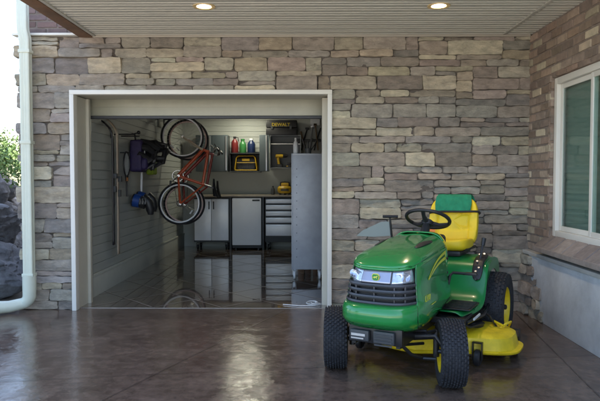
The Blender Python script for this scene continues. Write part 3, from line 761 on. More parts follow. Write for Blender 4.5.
# wall panel of tools behind the cart
hb = thing("tool_holder", "dark rack of hand tools hanging on the back wall right of the open cabinet", "tool rack", (qx(311, YK), YB - .05, qz(141, YK)))
bm = bmesh.new(); box(bm, (-.25, -.03, 0), (.25, .048, .05), .004); obj("bar", bm, M_dark, hb)
M_dkwood = mat("tool_wood", (.30, .20, .11), .6)
for k, (dx, l, r_, tl) in enumerate(((-.17, .42, .012, .1), (-.11, .34, .014, -.08), (-.02, .5, .011, .05), (.06, .46, .012, .12), (.13, .55, .012, -.05), (.2, .4, .013, .0))):
    bm = bmesh.new(); tube(bm, [(dx, -.04, -.16), (dx + tl * .3, -.045, 0), (dx + tl, -.05, l * .55)], r_, 8)
    if k % 2 == 0: box(bm, (dx + tl - .035, -.07, l * .53), (dx + tl + .035, -.03, l * .62), .006)
    obj("hand_tool", bm, [M_blk, M_dkwood, M_alu][k % 3] if k else M_blk, hb)

# ------------------------------------------------------------------ grey rolling cart
YT = 7.5
xa, xb = qx(291.5, YT), qx(323, YT); zta = qz(153.5, YT); ztb = qz(269.5, YT)
ct = thing("rolling_tool_cart", "tall grey steel cart on casters standing just inside the doorway", "tool cart", ((xa + xb) / 2, YT + .3, 0))
bm = bmesh.new(); box(bm, (xa, YT, ztb), (xb, YT + .62, zta), .006); obj("case", bm, M_steelg, ct, world=True)
bm = bmesh.new()
box(bm, (xa, YT - .004, ztb), (xa + .018, YT - .0005, zta), .001); box(bm, (xb - .018, YT - .004, ztb), (xb, YT - .0005, zta), .001); box(bm, (xa + .0185, YT - .004, zta - .02), (xb - .0185, YT - .0005, zta), .001)
obj("edge_fold", bm, M_steelg, ct, world=True)
bm = bmesh.new()
for py in range(169, 262, 8):
    zz = qz(py, YT); 
    b2 = bmesh.new(); lathe(b2, [(.006, 0), (.005, .003), (.001, .004)], n=10); b2.transform(Matrix.Translation((xa + .065, YT - .0005, zz)) @ Matrix.Rotation(R(90), 4, 'X')); obj("rivet", b2, M_dark, ct, world=True)
bm.free()
for (xx, yy) in ((xa + .035, YT + .05), (xb - .04, YT + .05), (xa + .035, YT + .56), (xb - .04, YT + .56)):
    bm = bmesh.new(); caster(bm, xx, yy, .004, .055); 
    box(bm, (xx - .025, yy - .03, .145), (xx + .025, yy + .03, ztb - .001)); obj("caster", bm, M_wp, ct, world=True)
# things on cart
sp = jug("spray_bottle", 293.2, 298.2, 138, M_wp, M_wp, "white plastic bottle standing on the grey cart", "bottle", Y=YT + .12, zbase=zta, capw=.4)
br = thing("brush_pot", "dark pot of black-handled brushes on top of the grey cart", "brush pot", (qx(308, YT + .15), YT + .15, zta))
bm = bmesh.new(); lathe(bm, [(.001, .001), (.04, .001), (.045, .07), (.041, .07), (.038, .01), (.001, .01)], n=18); obj("pot", bm, M_dark, br)
for (dx, dy, tl, l) in ((-.02, 0, -.05, .19), (.0, .01, .0, .16), (.015, -.01, .04, .2), (.02, .01, .09, .17)):
    bm = bmesh.new(); tube(bm, [(dx, dy, .015), (dx + tl * .7, dy, l * .7), (dx + tl, dy, l)], [.005, .009, .012], 8); obj("brush", bm, M_blk, br)
# items beneath the cart: brown mat rolled/boards behind
bd = []
for k, (px0, px1, py0, c) in enumerate(((298, 304, 247, (.16, .08, .04)), (305.5, 311, 245, (.10, .05, .03)), (313, 321, 248, (.20, .11, .06)))):
    Yb = 8.9
    bm = bmesh.new(); box(bm, (qx(px0, Yb), Yb, .005), (qx(px1, Yb), Yb + .03, .5 + .03 * k), .003)
    o = settle(obj("wood_board", bm, mat("board_%d" % k, c, .5, var=.2, nscale=8, stretch=(6, 1, 1)))); tag(o, ["narrow brown board standing behind the cart, nearest the drawers", "dark brown board standing behind the middle of the cart", "wider reddish board standing behind the cart, nearest the door frame"][k], "board", "boards behind the grey cart")
# cable coil at the threshold
bm = bmesh.new(); pts = []
for i in range(90):
    a = i / 89 * 2 * PI * 2.6; r_ = .055 + .018 * math.sin(a * .7 + 1)
    pts.append((.06 + r_ * math.cos(a) + i * .0006, 6.02 + r_ * 1.2 * math.sin(a), .018 + .006 * math.sin(a * 1.3)))
pts += [(.17, 6.0, .012), (.10, 5.93, .012), (-.05, 5.92, .012), (-.22, 5.98, .012)]
tube(bm, pts, .0045, 6); o = settle(obj("cable", bm, M_wp)); tag(o, "thin white cable coiled on the floor by the right door frame", "cable")

# ------------------------------------------------------------------ bicycles
def ring(bm, c, r, rt, ax='Y', n=48, m=8, sq=1.0):
    """torus in the XZ plane (axis y)"""
    rings = []
    for i in range(n):
        a = 2 * PI * i / n; ct_, st = math.cos(a), math.sin(a)
        rings.append([bm.verts.new((c[0] + (r + rt * math.cos(2 * PI * j / m)) * ct_, c[1] + rt * sq * math.sin(2 * PI * j / m), c[2] + (r + rt * math.cos(2 * PI * j / m)) * st)) for j in range(m)])
    for i in range(n):
        for j in range(m): bm.faces.new((rings[i][j], rings[i][(j + 1) % m], rings[(i + 1) % n][(j + 1) % m], rings[(i + 1) % n][j]))
M_spoke = mat("spoke_steel", (.6, .6, .62), .3, metal=.9)
def make_bike(label, M_fr, M_fk, M_rimc, M_tyre, loc, rot, sc_=1.0):
    t = thing("bicycle", label, "bicycle", loc, group="bicycles hanging on the left garage wall", rot=rot)
    RW = .335
    rear = Vector((0, 0, RW)); front = Vector((1.04, 0, RW)); bb = Vector((.43, 0, .29)); head_b = Vector((.86, 0, .64)); head_t = Vector((.83, 0, .76)); st = Vector((.31, 0, .70)); seat = Vector((.26, 0, .86))
    bm = bmesh.new()
    tube(bm, [bb, st], .022, 10); tube(bm, [st + (bb - st) * .06, head_t - Vector((0, 0, .02))], .022, 10); tube(bm, [bb, head_b + Vector((0, 0, .02))], .029, 10); tube(bm, [head_b, head_t], .021, 10)
    for s in (-1, 1):
        tube(bm, [bb + Vector((0, s * .03, 0)), rear + Vector((0, s * .06, 0))], .014, 8); tube(bm, [st + Vector((0, s * .015, 0)), rear + Vector((0, s * .06, 0))], .012, 8)
    fr = obj("frame", bm, M_fr, t)
    bm = bmesh.new()
    for s in (-1, 1): tube(bm, [head_b + Vector((.0, s * .045, -.005)), head_b + Vector((.06, s * .05, -.12)), front + Vector((0, s * .055, 0))], [.016, .015, .010], 8)
    tube(bm, [head_b + Vector((0, -.045, -.005)), head_b + Vector((0, .045, -.005))], .017, 8); obj("fork", bm, M_fk, t)
    bm = bmesh.new(); stem = head_t + Vector((.07, 0, .08)); tube(bm, [head_t, head_t + Vector((-.01, 0, .06)), stem], .014, 8)
    tube(bm, [stem + Vector((-.05, -.24, .03)), stem + Vector((-.01, -.13, .02)), stem, stem + Vector((-.01, .13, .02)), stem + Vector((-.05, .24, .03))], .012, 8); hbv = obj("handlebar", bm, M_spoke, t)
    for s in (-1, 1):
        bm = bmesh.new(); tube(bm, [stem + Vector((-.053, s * .25, .032)), stem + Vector((-.03, s * .16, .026))], .017, 8); tube(bm, [stem + Vector((-.0, s * .15, .01)), stem + Vector((.05, s * .19, -.03)), stem + Vector((.03, s * .23, -.04))], .006, 6); obj("grip", bm, M_blk, hbv)
    bm = bmesh.new(); tube(bm, [st, seat], .013, 8); obj("seat_post", bm, M_spoke, t)
    bm = bmesh.new()
    def sf(u, v):
        x = -.13 + .28 * u; w = .075 * (1 - u) ** 1.2 + .018; a = PI * (v * 1.3 - .15)
        return seat + Vector((x, w * math.cos(a), -.006 + (.014 + .034 * (1 - u) ** 1.5) * math.sin(a) + .030 * (1 - u) ** 3 - .012 * u))
    grid(bm, 10, 10, sf); obj("saddle", bm, M_blk, t, solid=.012)
    for c in (rear, front):
        bm = bmesh.new(); ring(bm, c, RW - .016, .016, n=56); w_ = obj("wheel", bm, M_tyre, t)
        bm = bmesh.new(); ring(bm, c, RW - .042, .014, n=56, sq=.8); obj("rim", bm, M_rimc, w_)
        bm = bmesh.new()
        for k in range(28):
            a = 2 * PI * k / 28; s = 1 if k % 2 else -1
            tube(bm, [c + Vector((.02 * math.cos(a + .8 * s), s * .028, .02 * math.sin(a + .8 * s))), c + Vector(((RW - .05) * math.cos(a), 0, (RW - .05) * math.sin(a)))], .0011, 4)
        cyl(bm, c + Vector((0, -.05, 0)), c + Vector((0, .05, 0)), .018, 12); obj("spokes", bm, M_spoke, w_)
        bm = bmesh.new()
        a = 2.2 if c is rear else 3.9; p = c + Vector((.22 * math.cos(a), -.012, .22 * math.sin(a))); box(bm, p - Vector((.035, .006, .012)), p + Vector((.035, .006, .012)), .003, rot=(0, -a + PI / 2, 0)); obj("reflector", bm, M_wp, w_)
    bm = bmesh.new(); ring(bm, bb + Vector((0, -.05, 0)), .085, .006, n=28, m=6)
    for k in range(5): a = 2 * PI * k / 5; tube(bm, [bb + Vector((0, -.05, 0)), bb + Vector((.085 * math.cos(a), -.05, .085 * math.sin(a)))], .006, 6)
    tube(bm, [bb + Vector((0, -.07, 0)), bb + Vector((.12, -.075, .12))], .009, 6); tube(bm, [bb + Vector((0, .07, 0)), bb + Vector((-.12, .075, -.12))], .009, 6); cyl(bm, bb + Vector((0, -.07, 0)), bb + Vector((0, .07, 0)), .02, 10); ck = obj("crank", bm, M_spoke, t)
    for p, s in ((bb + Vector((.12, -.13, .12)), -1), (bb + Vector((-.12, .13, -.12)), 1)):
        bm = bmesh.new(); box(bm, p - Vector((.045, .045, .012)), p + Vector((.045, .045, .012)), .006); obj("pedal", bm, M_blk, ck)
    bm = bmesh.new()
    for dz in (.075, -.075):
        tube(bm, [bb + Vector((0, -.05, dz)), rear + Vector((0, -.045, dz * .55))], .004, 5)
    ring(bm, rear + Vector((0, -.045, 0)), .045, .007, n=20, m=6); obj("chain", bm, M_blkm, t)
    t.scale = (sc_, sc_, sc_)
    return t
M_orf = mat("orange_red_paint", (.62, .10, .03), .35, coat=.4); M_redf = mat("deep_red_paint", (.30, .03, .025), .35, coat=.4); M_cream = mat("cream_paint", (.55, .48, .36), .35)
# hanging: front wheel up, wheels towards the wall
rotb = (Matrix.Rotation(R(180), 3, 'Z') @ Matrix.Rotation(R(-90), 3, 'Y'))
def hang(Y, px, py, lean, tw):
    """origin = wheel contact of the rear wheel; centre of the rear wheel lands at px,py"""
    x, z = Q(px, py, Y)
    Rm = Matrix.Rotation(R(tw), 3, 'Z') @ Matrix.Rotation(R(lean), 3, 'Y') @ rotb
    off = Rm @ Vector((0, 0, .335))
    return Vector((x, Y, z)) - off, Rm.to_euler()
l1, r1 = hang(9.35, 180, 203.5, 2.5, 16)
b1 = make_bike("orange-red bicycle with cream forks hung upright by its front wheel, nearer of the two", M_orf, M_cream, mat("rim_silver", (.78, .78, .80), .3, metal=.1), M_rub, l1, r1)
l2, r2 = hang(9.72, 184.5, 204, 3.5, 14)
b2 = make_bike("dark red bicycle hanging behind the orange one on the left garage wall", M_redf, M_redf, mat("rim_red", (.42, .30, .28), .35, metal=.3), M_rub, l2, r2)
for (Y, px, py, lab) in ((9.35, 183.5, 137, "wall hook holding the nearer orange bicycle"), (9.72, 188, 137, "wall hook holding the farther dark red bicycle")):
    x, z = Q(px, py, Y)
    bm = bmesh.new(); box(bm, (XG, Y - .04, z + .15), (XG + .012, Y + .04, z + .35), .003); tube(bm, [(XG + .01, Y, z + .28), (x + .05, Y, z + .30), (x + .09, Y, z + .30), (x + .10, Y, z + .35)], .008, 8)
    tag(settle(obj("bike_hook", bm, M_blkm)), lab, "hook")

# ------------------------------------------------------------------ left wall items
def on_left(px, off=0): # y of a point on the left wall seen at px
    x = XG + off; d0 = _M @ Vector(((px - 300) / 600.0, 0, -1)); return x / d0.x * d0.y
def hz(py, Y): return qz(py, Y)
# skis
for (px, c, py0, py1, lab, off) in ((113.5, (.02, .02, .025), 119, 245, "black ski hanging on the left garage wall, nearer of the pair", .12), (118, (.42, .34, .26), 117, 254, "tan ski hanging on the left garage wall, farther of the pair", .12)):
    Y = on_left(px, off); za, zb = hz(py1, Y), hz(py0, Y)
    t = thing("ski", lab, "ski", (XG + off, Y, za), group="skis on the left garage wall")
    L_ = zb - za
    bm = bmesh.new()
    def skf(u, v):
        z = L_ * u; w = .036 - .010 * math.sin(PI * u)
        bend = 0
        if u > .86: bend = -.16 * ((u - .86) / .14) ** 2; w *= 1 - .6 * max(0, (u - .93) / .07) ** 2
        return Vector((bend * .0 + (-.16 * 0) + (.0), 0, 0)) + Vector((bend * .9, (v - .5) * 2 * w, z))
    grid(bm, 30, 2, skf); obj("blade", bm, mat("ski_" + str(int(px)), c, .3, coat=.3), t, solid=.014)
    bm = bmesh.new(); box(bm, (.008, -.028, L_ * .42), (.035, .028, L_ * .47), .006); box(bm, (.008, -.028, L_ * .53), (.045, .028, L_ * .57), .006); obj("binding", bm, M_dark, t)
Y = on_left(112)
z = hz(134, Y)
bm = bmesh.new(); box(bm, (XG, Y - .03, z - .05), (XG + .012, Y + .03, z + .05), .003); tube(bm, [(XG + .01, Y + .05, z), (XG + .24, Y + .05, z), (XG + .30, Y + .05, z + .02)], .008, 8); tube(bm, [(XG + .01, Y + .35, z), (XG + .24, Y + .35, z)], .008, 8)
b3 = bmesh.new(); bmesh.ops.create_uvsphere(b3, u_segments=12, v_segments=8, radius=.022); b3.transform(Matrix.Translation((XG + .31, Y + .05, z + .022))); merge(bm, b3)
tag(settle(obj("ski_rack", bm, M_blkm)), "black rod rack with a ball end holding the skis on the left wall", "rack")
# racket
Y = on_left(127, .08); zc = hz(164, Y)
t = thing("racket", "dark tennis racket with an orange throat hanging beside the skis", "racket", (XG + .08, Y, zc - .50))
bm = bmesh.new(); pts = [(0, .115 * math.cos(2 * PI * k / 28), .50 + .15 * math.sin(2 * PI * k / 28)) for k in range(28)]; tube(bm, pts, .010, 8, closed=True); tube(bm, [(0, -.06, .375), (0, -.012, .27)], .008, 8); tube(bm, [(0, .06, .375), (0, .012, .27)], .008, 8); obj("frame", bm, M_blk, t)
bm = bmesh.new()
for k in range(-5, 6):
    y = k * .019; h = .14 * math.sqrt(1 - (y / .11) ** 2); tube(bm, [(0, y, .50 - h), (0, y, .50 + h)], .0008, 4)
for k in range(-7, 8):
    z = k * .019; h = .108 * math.sqrt(max(0, 1 - (z / .145) ** 2)); tube(bm, [(0, -h, .50 + z), (0, h, .50 + z)], .0008, 4)
obj("strings", bm, M_wp, t)
bm = bmesh.new(); tube(bm, [(0, 0, .10), (0, 0, .29)], [.013, .012], 8); obj("grip", bm, M_blk, t)
bm = bmesh.new(); box(bm, (-.012, -.03, .29), (.014, .03, .335), .006); obj("throat", bm, mat("orange_plastic", (.55, .18, .03), .4), t)
tag(settle(obj("racket_peg", (lambda b: (cyl(b, (XG, Y, zc + .14), (XG + .11, Y, zc + .14), .006, 8), b)[1])(bmesh.new()), M_blkm)), "short black wall peg the tennis racket hangs from", "peg")
# dark gear pack, white pole, boots, small green bag
M_purp = mat("purple_nylon", (.030, .020, .085), .6, var=.35, nscale=14, bump=.5, bscale=40)
Y = on_left(140, .12); z0, z1 = hz(172, Y), hz(138.5, Y)
t = thing("gear_pack", "dark purple gear pack with straps hanging high on the left garage wall", "gear pack", (XG + .02, Y, z0))
hp = z1 - z0
bm = bmesh.new(); box(bm, (.01, -.16, .0), (.17, .16, hp * .96), .05, seg=4); box(bm, (.10, -.13, hp * .08), (.23, .13, hp * .42), .045, seg=4)
for v in bm.verts: v.co += Vector((1, 1, 1)) * .014 * noise.noise(v.co * 9)
obj("pack_body", bm, M_purp, t)
bm = bmesh.new()
rg = random.Random(5)
for k in range(9):
    y = rg.uniform(-.15, .2); za = hp * rg.uniform(.55, .95); l = rg.uniform(.22, .46)
    l *= .72; q1 = y + rg.uniform(-.05, .1); tube(bm, [(.12, y, za), (.12 + l * .5, q1, za + rg.uniform(-.09, .06)), (.12 + l, q1 + rg.uniform(-.05, .08), za + rg.uniform(-.12, .04)), (.10 + l * .9, q1 + .03, za - rg.uniform(.12, .22)), (.08 + l * .5, q1, za - rg.uniform(.14, .24))], [.035, rg.uniform(.03, .055), rg.uniform(.03, .05), .028, .015], 8)
obj("bundled_strap", bm, M_blk, t)
bm = bmesh.new(); tube(bm, [(.05, 0, hp * .95), (.04, .0, hp * 1.12), (.0, 0, hp * 1.14)], .012, 8); obj("hanging_loop", bm, M_blk, t)
bm = bmesh.new(); box(bm, (.172, -.05, hp * .48), (.182, -.02, hp * .9), .004); obj("reflective_strip", bm, M_wp, t)
Yp = on_left(142, .10); za, zb = hz(196, Yp), hz(171.5, Yp)
bm = bmesh.new(); tube(bm, [(XG + .09, Yp, za), (XG + .10, Yp, zb)], .017, 10)
tag(settle(obj("white_pole", bm, M_wp)), "short white pole hanging below the purple gear pack", "pole")
z0 = hz(212, Y)
t = thing("winter_boots", "pair of dark boots with blue cuffs hanging low on the left garage wall", "boots", (XG + .02, Y, z0))
for k, dy in enumerate((-.09, .09)):
    bm = bmesh.new(); zc = .13 + .03 * k
    tube(bm, [(.03, dy, zc + .03), (.12, dy, zc + .01), (.20, dy, zc - .02)], [.082, .075, .072], 14)
    tube(bm, [(.18, dy, zc + .06), (.235, dy, zc), (.26, dy, zc - .10), (.262, dy, zc - .16)], [.05, .06, .052, .034], 12)
    for v in bm.verts: v.co += Vector((1, 1, 1)) * .012 * noise.noise(v.co * 14 + Vector((k, 0, 0)))
    b_ = obj("boot", bm, M_blk, t)
    bm = bmesh.new(); tube(bm, [(.05, dy, zc + .028), (.13, dy, zc + .008)], [.088, .082], 14); obj("cuff", bm, mat("blue_cuff", (.01, .06, .28), .5), b_)
    bm = bmesh.new(); 
    for q in range(3): tube(bm, [(.14 + q * .035, dy - .075, zc - .02), (.15 + q * .035, dy - .082, zc + .02), (.14 + q * .035, dy - .07, zc + .05)], .009, 6)
    obj("buckle", bm, M_alu, b_)
Y = on_left(154, .08); z0, z1 = hz(175, Y), hz(160, Y)
t = thing("green_bag", "small yellow-green bag hanging on the left wall between the gear pack and bicycles", "bag", (XG + .01, Y, z0))
bm = bmesh.new(); box(bm, (.0, -.13, 0), (.09, .13, z1 - z0), .035, seg=4)
for v in bm.verts: v.co += Vector((1, 1, 1)) * .012 * noise.noise(v.co * 11)
obj("bag_body", bm, mat("bag_green", (.26, .38, .03), .7, var=.2, nscale=9), t)
bm = bmesh.new(); tube(bm, [(.05, -.07, z1 - z0 - .01), (.05, 0, z1 - z0 + .09), (.05, .07, z1 - z0 - .01)], .009, 8); obj("bag_strap", bm, M_blk, t)

# ------------------------------------------------------------------ the mower tractor
A_H = 28.5
tr = thing("lawn_tractor", "green and yellow riding lawn mower parked in front of the stone wall", "lawn mower", (1.15, 4.917, 0), R(-90 - A_H))
def lerp(tab, x):
    if x <= tab[0][0]: return tab[0][1]
    for (a, va), (b, vb) in zip(tab, tab[1:]):
        if x <= b: return va + (vb - va) * (x - a) / (b - a)
    return tab[-1][1]
NOSE = [(.385, 1.50), (.41, 1.56), (.45, 1.61), (.50, 1.615), (.535, 1.60), (.550, 1.565), (.66, 1.545), (.755, 1.49)]
HW = [(.385, .232), (.42, .248), (.46, .255), (.52, .253), (.55, .240), (.66, .228), (.755, .214)]
U_S = .70        # rear edge of the hood sides
UC = 1.22
def plan(s, w):
    """s -1..1 round the nose at height w"""
    a = lerp(NOSE, w) - UC; b = lerp(HW, w)
    if abs(s) > .62:
        k = (abs(s) - .62) / .38; u = UC - (UC - U_S) * k; v = b - (.018 * k)
        return u, math.copysign(v, s)
    th = (abs(s) / .62) * PI / 2
    u = UC + a * max(0, math.cos(th)) ** .62; v = b * max(0, math.sin(th)) ** .62
    return u, math.copysign(v, s)
def rim_w(u): return lerp([(.6, .815), (1.0, .80), (1.3, .785), (1.45, .765), (1.52, .753)], u)
def side_bottom(u): return lerp([(.70, .47), (.95, .44), (1.15, .415), (1.3, .402)], u)
NS = 96
def shell(bm, s0, s1, w0, w1, nw=6, off=0, ns=None):
    n = ns or max(4, int(NS * (s1 - s0) / 2))
    def f(a, b):
        s = s0 + (s1 - s0) * a
        w_ = (w0 + (w1 - w0) * b)
        u, v = plan(s, w_)
        top = rim_w(u) if w1 > .75 else w1
        lo_ = max(side_bottom(u), w0) if w0 < .5 else w0
        w = lo_ + (top - lo_) * b
        u, v = plan(s, min(w, .755))
        if off:
            c = Vector((u - 1.1, v * 1.6, 0)).normalized(); u += c.x * off; v += c.y * off
        return Vector((u, v, w))
    return grid(bm, n, nw, f)
SG = .44     # where the grille ends round the nose
# hood: sides + bumper are green, top crown
bm = bmesh.new()
shell(bm, -1, -SG, .385, .76, 16); shell(bm, SG, 1, .385, .76, 16)
# crown
def crown(a, b):
    s = -1 + 2 * a
    u, v = plan(s, .755)
    w = rim_w(u)
    c = .088 * math.sqrt(max(0, 1 - ((u - .62) / .90) ** 2)) if u < 1.5199 else 0
    c *= 1 if u < 1.3 else 1
    k = b * PI / 2
    uu = u - (.06 * math.sin(k) if u > 1.4 else .06 * math.sin(k) * max(0, (u - 1.1) / .3) if u > 1.1 else 0)
    vv = v * math.cos(k)
    bul = .010 * math.exp(-((abs(vv) - .12) / .03) ** 2) * max(0, min(1, (1.45 - u) / .3))
    return Vector((uu, vv, w + c * math.sin(k) ** .85 + bul * math.sin(k)))
# half crown on each side of the spine, s symmetric
def crown2(a, b):
    # a: along the length 0..1 (rear to nose), b: -1..1 across
    s = 1 - a
    return None
NA = 40; rows = []
for i in range(NA + 1):
    sabs = 1 - i / NA
    row = []
    for j in range(25):
        q = -1 + 2 * j / 24
        u, v = plan(max(sabs, .0), .755); w = rim_w(u)
        k = (1 - abs(q)) * PI / 2
        c = .092 * math.sqrt(max(0, 1 - ((u - .60) / .895) ** 2)) if u < 1.494 else 0
        vv = abs(v) * math.cos(k) * (1 if q > 0 else -1)
        bul = .009 * math.exp(-((abs(vv) - .125) / .022) ** 2) * max(0, min(1, (1.42 - u) / .3))
        row.append(bm.verts.new((u, vv, w + c * math.sin(k) ** .8 + bul)))
    rows.append(row)
for i in range(NA):
    for j in range(24): bm.faces.new((rows[i][j], rows[i + 1][j], rows[i + 1][j + 1], rows[i][j + 1]))
# lip over the headlights
def lip(a, b):
    s = -SG + 2 * SG * a; u, v = plan(s, .755); w = rim_w(u)
    dip = .016 * (abs(s) / SG) ** 2
    return Vector((u + .004 * b, v, w - b * .014))
grid(bm, 30, 2, lip)
bmesh.ops.remove_doubles(bm, verts=bm.verts, dist=.0012)
hood = obj("hood", bm, M_green, tr, solid=.006, angle=50)
# bumper
bm = bmesh.new()
grid(bm, 70, 10, lambda a, b: (lambda s, w: Vector((*plan(s, w), w)))(-SG - .004 + (2 * SG + .008) * a, .385 + (.548 - .385) * b))
obj("bumper", bm, M_green, tr, solid=.008, angle=50)
# grille
bm = bmesh.new(); grid(bm, 50, 4, lambda a, b: (lambda s, w: (lambda u, v: Vector((u - .03, v * .97, w)))(*plan(s, w)))(-SG - .02 + (2 * SG + .04) * a, .545 + .215 * b))
gr = obj("grille", bm, mat("grille_back", (.012, .012, .014), .6), tr, solid=.006)
bm = bmesh.new()
M_gril = mat("grille_grey", (.05, .052, .058), .4)
for w0 in (.556, .592, .627, .660):
    hh = .0085
    A = []
    for i in range(41):
        s = -SG + .004 + (2 * SG - .008) * i / 40; u, v = plan(s, w0); d = Vector((u - 1.0, v * 1.4, 0)).normalized()
        A.append([bm.verts.new((u + d.x * o_, v + d.y * o_, w0 + z_)) for o_, z_ in ((-.028, -hh * .3), (.002, -hh), (.006, 0), (.002, hh), (-.028, hh * .6))])
    for i in range(40):
        for j in range(4): bm.faces.new((A[i][j], A[i + 1][j], A[i + 1][j + 1], A[i][j + 1]))
for s in (-.27, -.14, 0, .14, .27):
    u, v = plan(s, .6); box(bm, (u - .03, v - .003, .55), (u - .008, v + .003, .665))
obj("grille_slats", bm, M_gril, gr, solid=.003)
# headlights
M_lens = mat("headlight_lens", (.75, .77, .82), .08, metal=.75, var=.25, nscale=40)
M_clear = glass_mat("clear_lens", (.9, .92, .95), .03, .05)
def hl(bm, s0, s1, wfn0, wfn1, off): 
    grid(bm, 16, 6, lambda a, b: (lambda s: (lambda w: (lambda u, v: (lambda d: Vector((u + d.x * off, v + d.y * off, w)))(Vector((u - 1.0, v * 1.4, 0)).normalized()))(*plan(s, w)))(wfn0(s) + (wfn1(s) - wfn0(s)) * b))(s0 + (s1 - s0) * a))
for sg in (-1, 1):
    bm = bmesh.new(); lo_ = lambda s: .666 + .010 * (abs(s) / SG); hi_ = lambda s: .744 + .012 * (abs(s) / SG) ** 2
    a, b = (.10, SG + .03); hl(bm, *( (a, b) if sg > 0 else (-b, -a)), lo_, hi_, -.018)
    h = obj("headlight", bm, M_lens, tr, solid=.003)
    bm = bmesh.new()
    for k in range(2):
        s = sg * (.19 + .09 * k); u, v = plan(s, .71); lathe(bm, [(.004, -.03), (.018, -.018), (.026, 0), (.027, .004)], Matrix.Translation((u - .012, v, .71)) @ Matrix.Rotation(R(90), 4, 'Y') @ Matrix.Rotation(0, 4, 'Z'), 20)
    obj("reflector_bowl", bm, M_chrome, h)
    bm = bmesh.new(); hl(bm, *((a, b) if sg > 0 else (-b, -a)), lo_, hi_, .001); obj("lens", bm, M_clear, h, smooth=True)
bm = bmesh.new(); hl(bm, -.098, .098, lambda s: .672, lambda s: .742, -.006)
pn = obj("nose_panel", bm, mat("silver_panel", (.42, .43, .50), .25, metal=.7), tr, solid=.004)
bm = bmesh.new(); u, v = plan(0, .70)
uE = u + .002; 
def em(a, b, d): return Vector((uE + d, a, .706 + b))
prism(bm, [(-.022, -.014), (-.012, -.022), (.012, -.022), (.022, -.014), (.024, .012), (.016, .022), (-.016, .022), (-.024, .012)], em, -.004, .003, .002)
eb = obj("emblem", bm, mat("emblem_yellow", (.70, .66, .10), .35), tr)
bm = bmesh.new(); prism(bm, [(-.018, -.012), (-.010, -.018), (.010, -.018), (.018, -.012), (.020, .010), (.013, .018), (-.013, .018), (-.020, .010)], em, .0032, .0046)
obj("emblem_field", bm, mat("emblem_green", (.01, .22, .05), .35), eb)
bm = bmesh.new(); deer = [(-.016, -.004), (-.010, -.001), (-.006, -.008), (-.003, -.002), (.003, -.001), (.010, -.009), (.008, .0), (.011, .004), (.016, .005), (.012, .008), (.013, .014), (.009, .008), (.004, .005), (-.006, .005), (-.012, .002)]
prism(bm, deer, em, .005, .006); obj("emblem_deer", bm, MATS["emblem_yellow"], eb)

for sg in (-1, 1):
    bm = bmesh.new(); pts = [Vector((*plan(sg * SG * 1.02, w_), w_ if w_ < .75 else .752)) for w_ in (.41, .45, .50, .55, .60, .66, .70, .75)]
    pts = [p + Vector((p.x - 1.0, p.y * 1.4, 0)).normalized() * .0035 for p in pts]
    tube(bm, pts, .0022, 6); obj("hood_seam", bm, M_blk, tr)
# hood side decals (both sides): tapering yellow stripe and number
for sg in (1, -1):
    bm = bmesh.new()
    def side_pt(u, w, off=.0055):
        k = (UC - u) / (UC - U_S) if u < UC else 0
        if u <= UC: v = lerp(HW, min(w, .755)) - .018 * k
        else:
            a = lerp(NOSE, min(w, .755)) - UC; c = min(1, (u - UC) / a) ** (1 / .62); v = lerp(HW, min(w, .755)) * max(0, math.sqrt(max(0, 1 - c * c))) ** .62
        return Vector((u, sg * (v + off), w))
    def stripe(a, b, o0=0, hw=1):
        u = 1.22 - .50 * a; w = .665 + .10 * a + .02 * math.sin(a * PI) ; h = (.005 + .026 * a ** .7) * hw
        return side_pt(u, w + (b - .5) * 2 * h + o0, .0055 if hw == 1 else .0068)
    grid(bm, 16, 3, stripe); st = obj("side_stripe", bm, mat("stripe_yellow", (.62, .62, .06), .4), tr)
    bm = bmesh.new(); grid(bm, 14, 2, lambda a, b: stripe(a * .85 + .1, b, 0, .28)); obj("stripe_line", bm, M_green, st)
    uA, vA = plan(sg * .60, .56); uB, vB = plan(sg * .53, .56); uC_, vC = plan(sg * .66, .56)
    tg = Vector((uB - uC_, vB - vC, 0)).normalized(); nn = Vector((0, 0, 1)).cross(tg) * (-1 if sg > 0 else 1)
    if nn.y * sg < 0: nn = -nn
    X_ = Vector((0, 0, 1)).cross(nn); p = Vector((uA, vA, .56)) + nn * .0075
    Mt = Matrix(((X_.x, 0, nn.x, p.x), (X_.y, 0, nn.y, p.y), (X_.z, 1, nn.z, p.z), (0, 0, 0, 1)))
    text("model_number", "L110", .052, MATS["stripe_yellow"], tr, Mt, .0008)
    bm = bmesh.new(); grid(bm, 6, 1, lambda a, b: side_pt(1.13 + .11 * a, .512 + .006 * b, .006)); obj("number_underline", bm, MATS["stripe_yellow"], st)
    # rear vent
    bm = bmesh.new()
    def vent(a, b):
        u = .90 + .29 * a; q = .50 - .10 * a + .17 * b; k = (1 - q) * PI / 2
        c = .092 * math.sqrt(max(0, 1 - ((u - .60) / .895) ** 2)); v = .196 * math.cos(k)
        wmod = 1
        return Vector((u, sg * v, rim_w(u) + c * math.sin(k) ** .8 + .011 + .003 * math.sin(a * PI)))
    grid(bm, 12, 6, lambda a, b: vent(a, .5 + (b - .5) * math.sin(PI * min(1, max(.04, a * .93 + .04))) ** .5)); obj("hood_vent", bm, M_blk, tr, solid=.006)

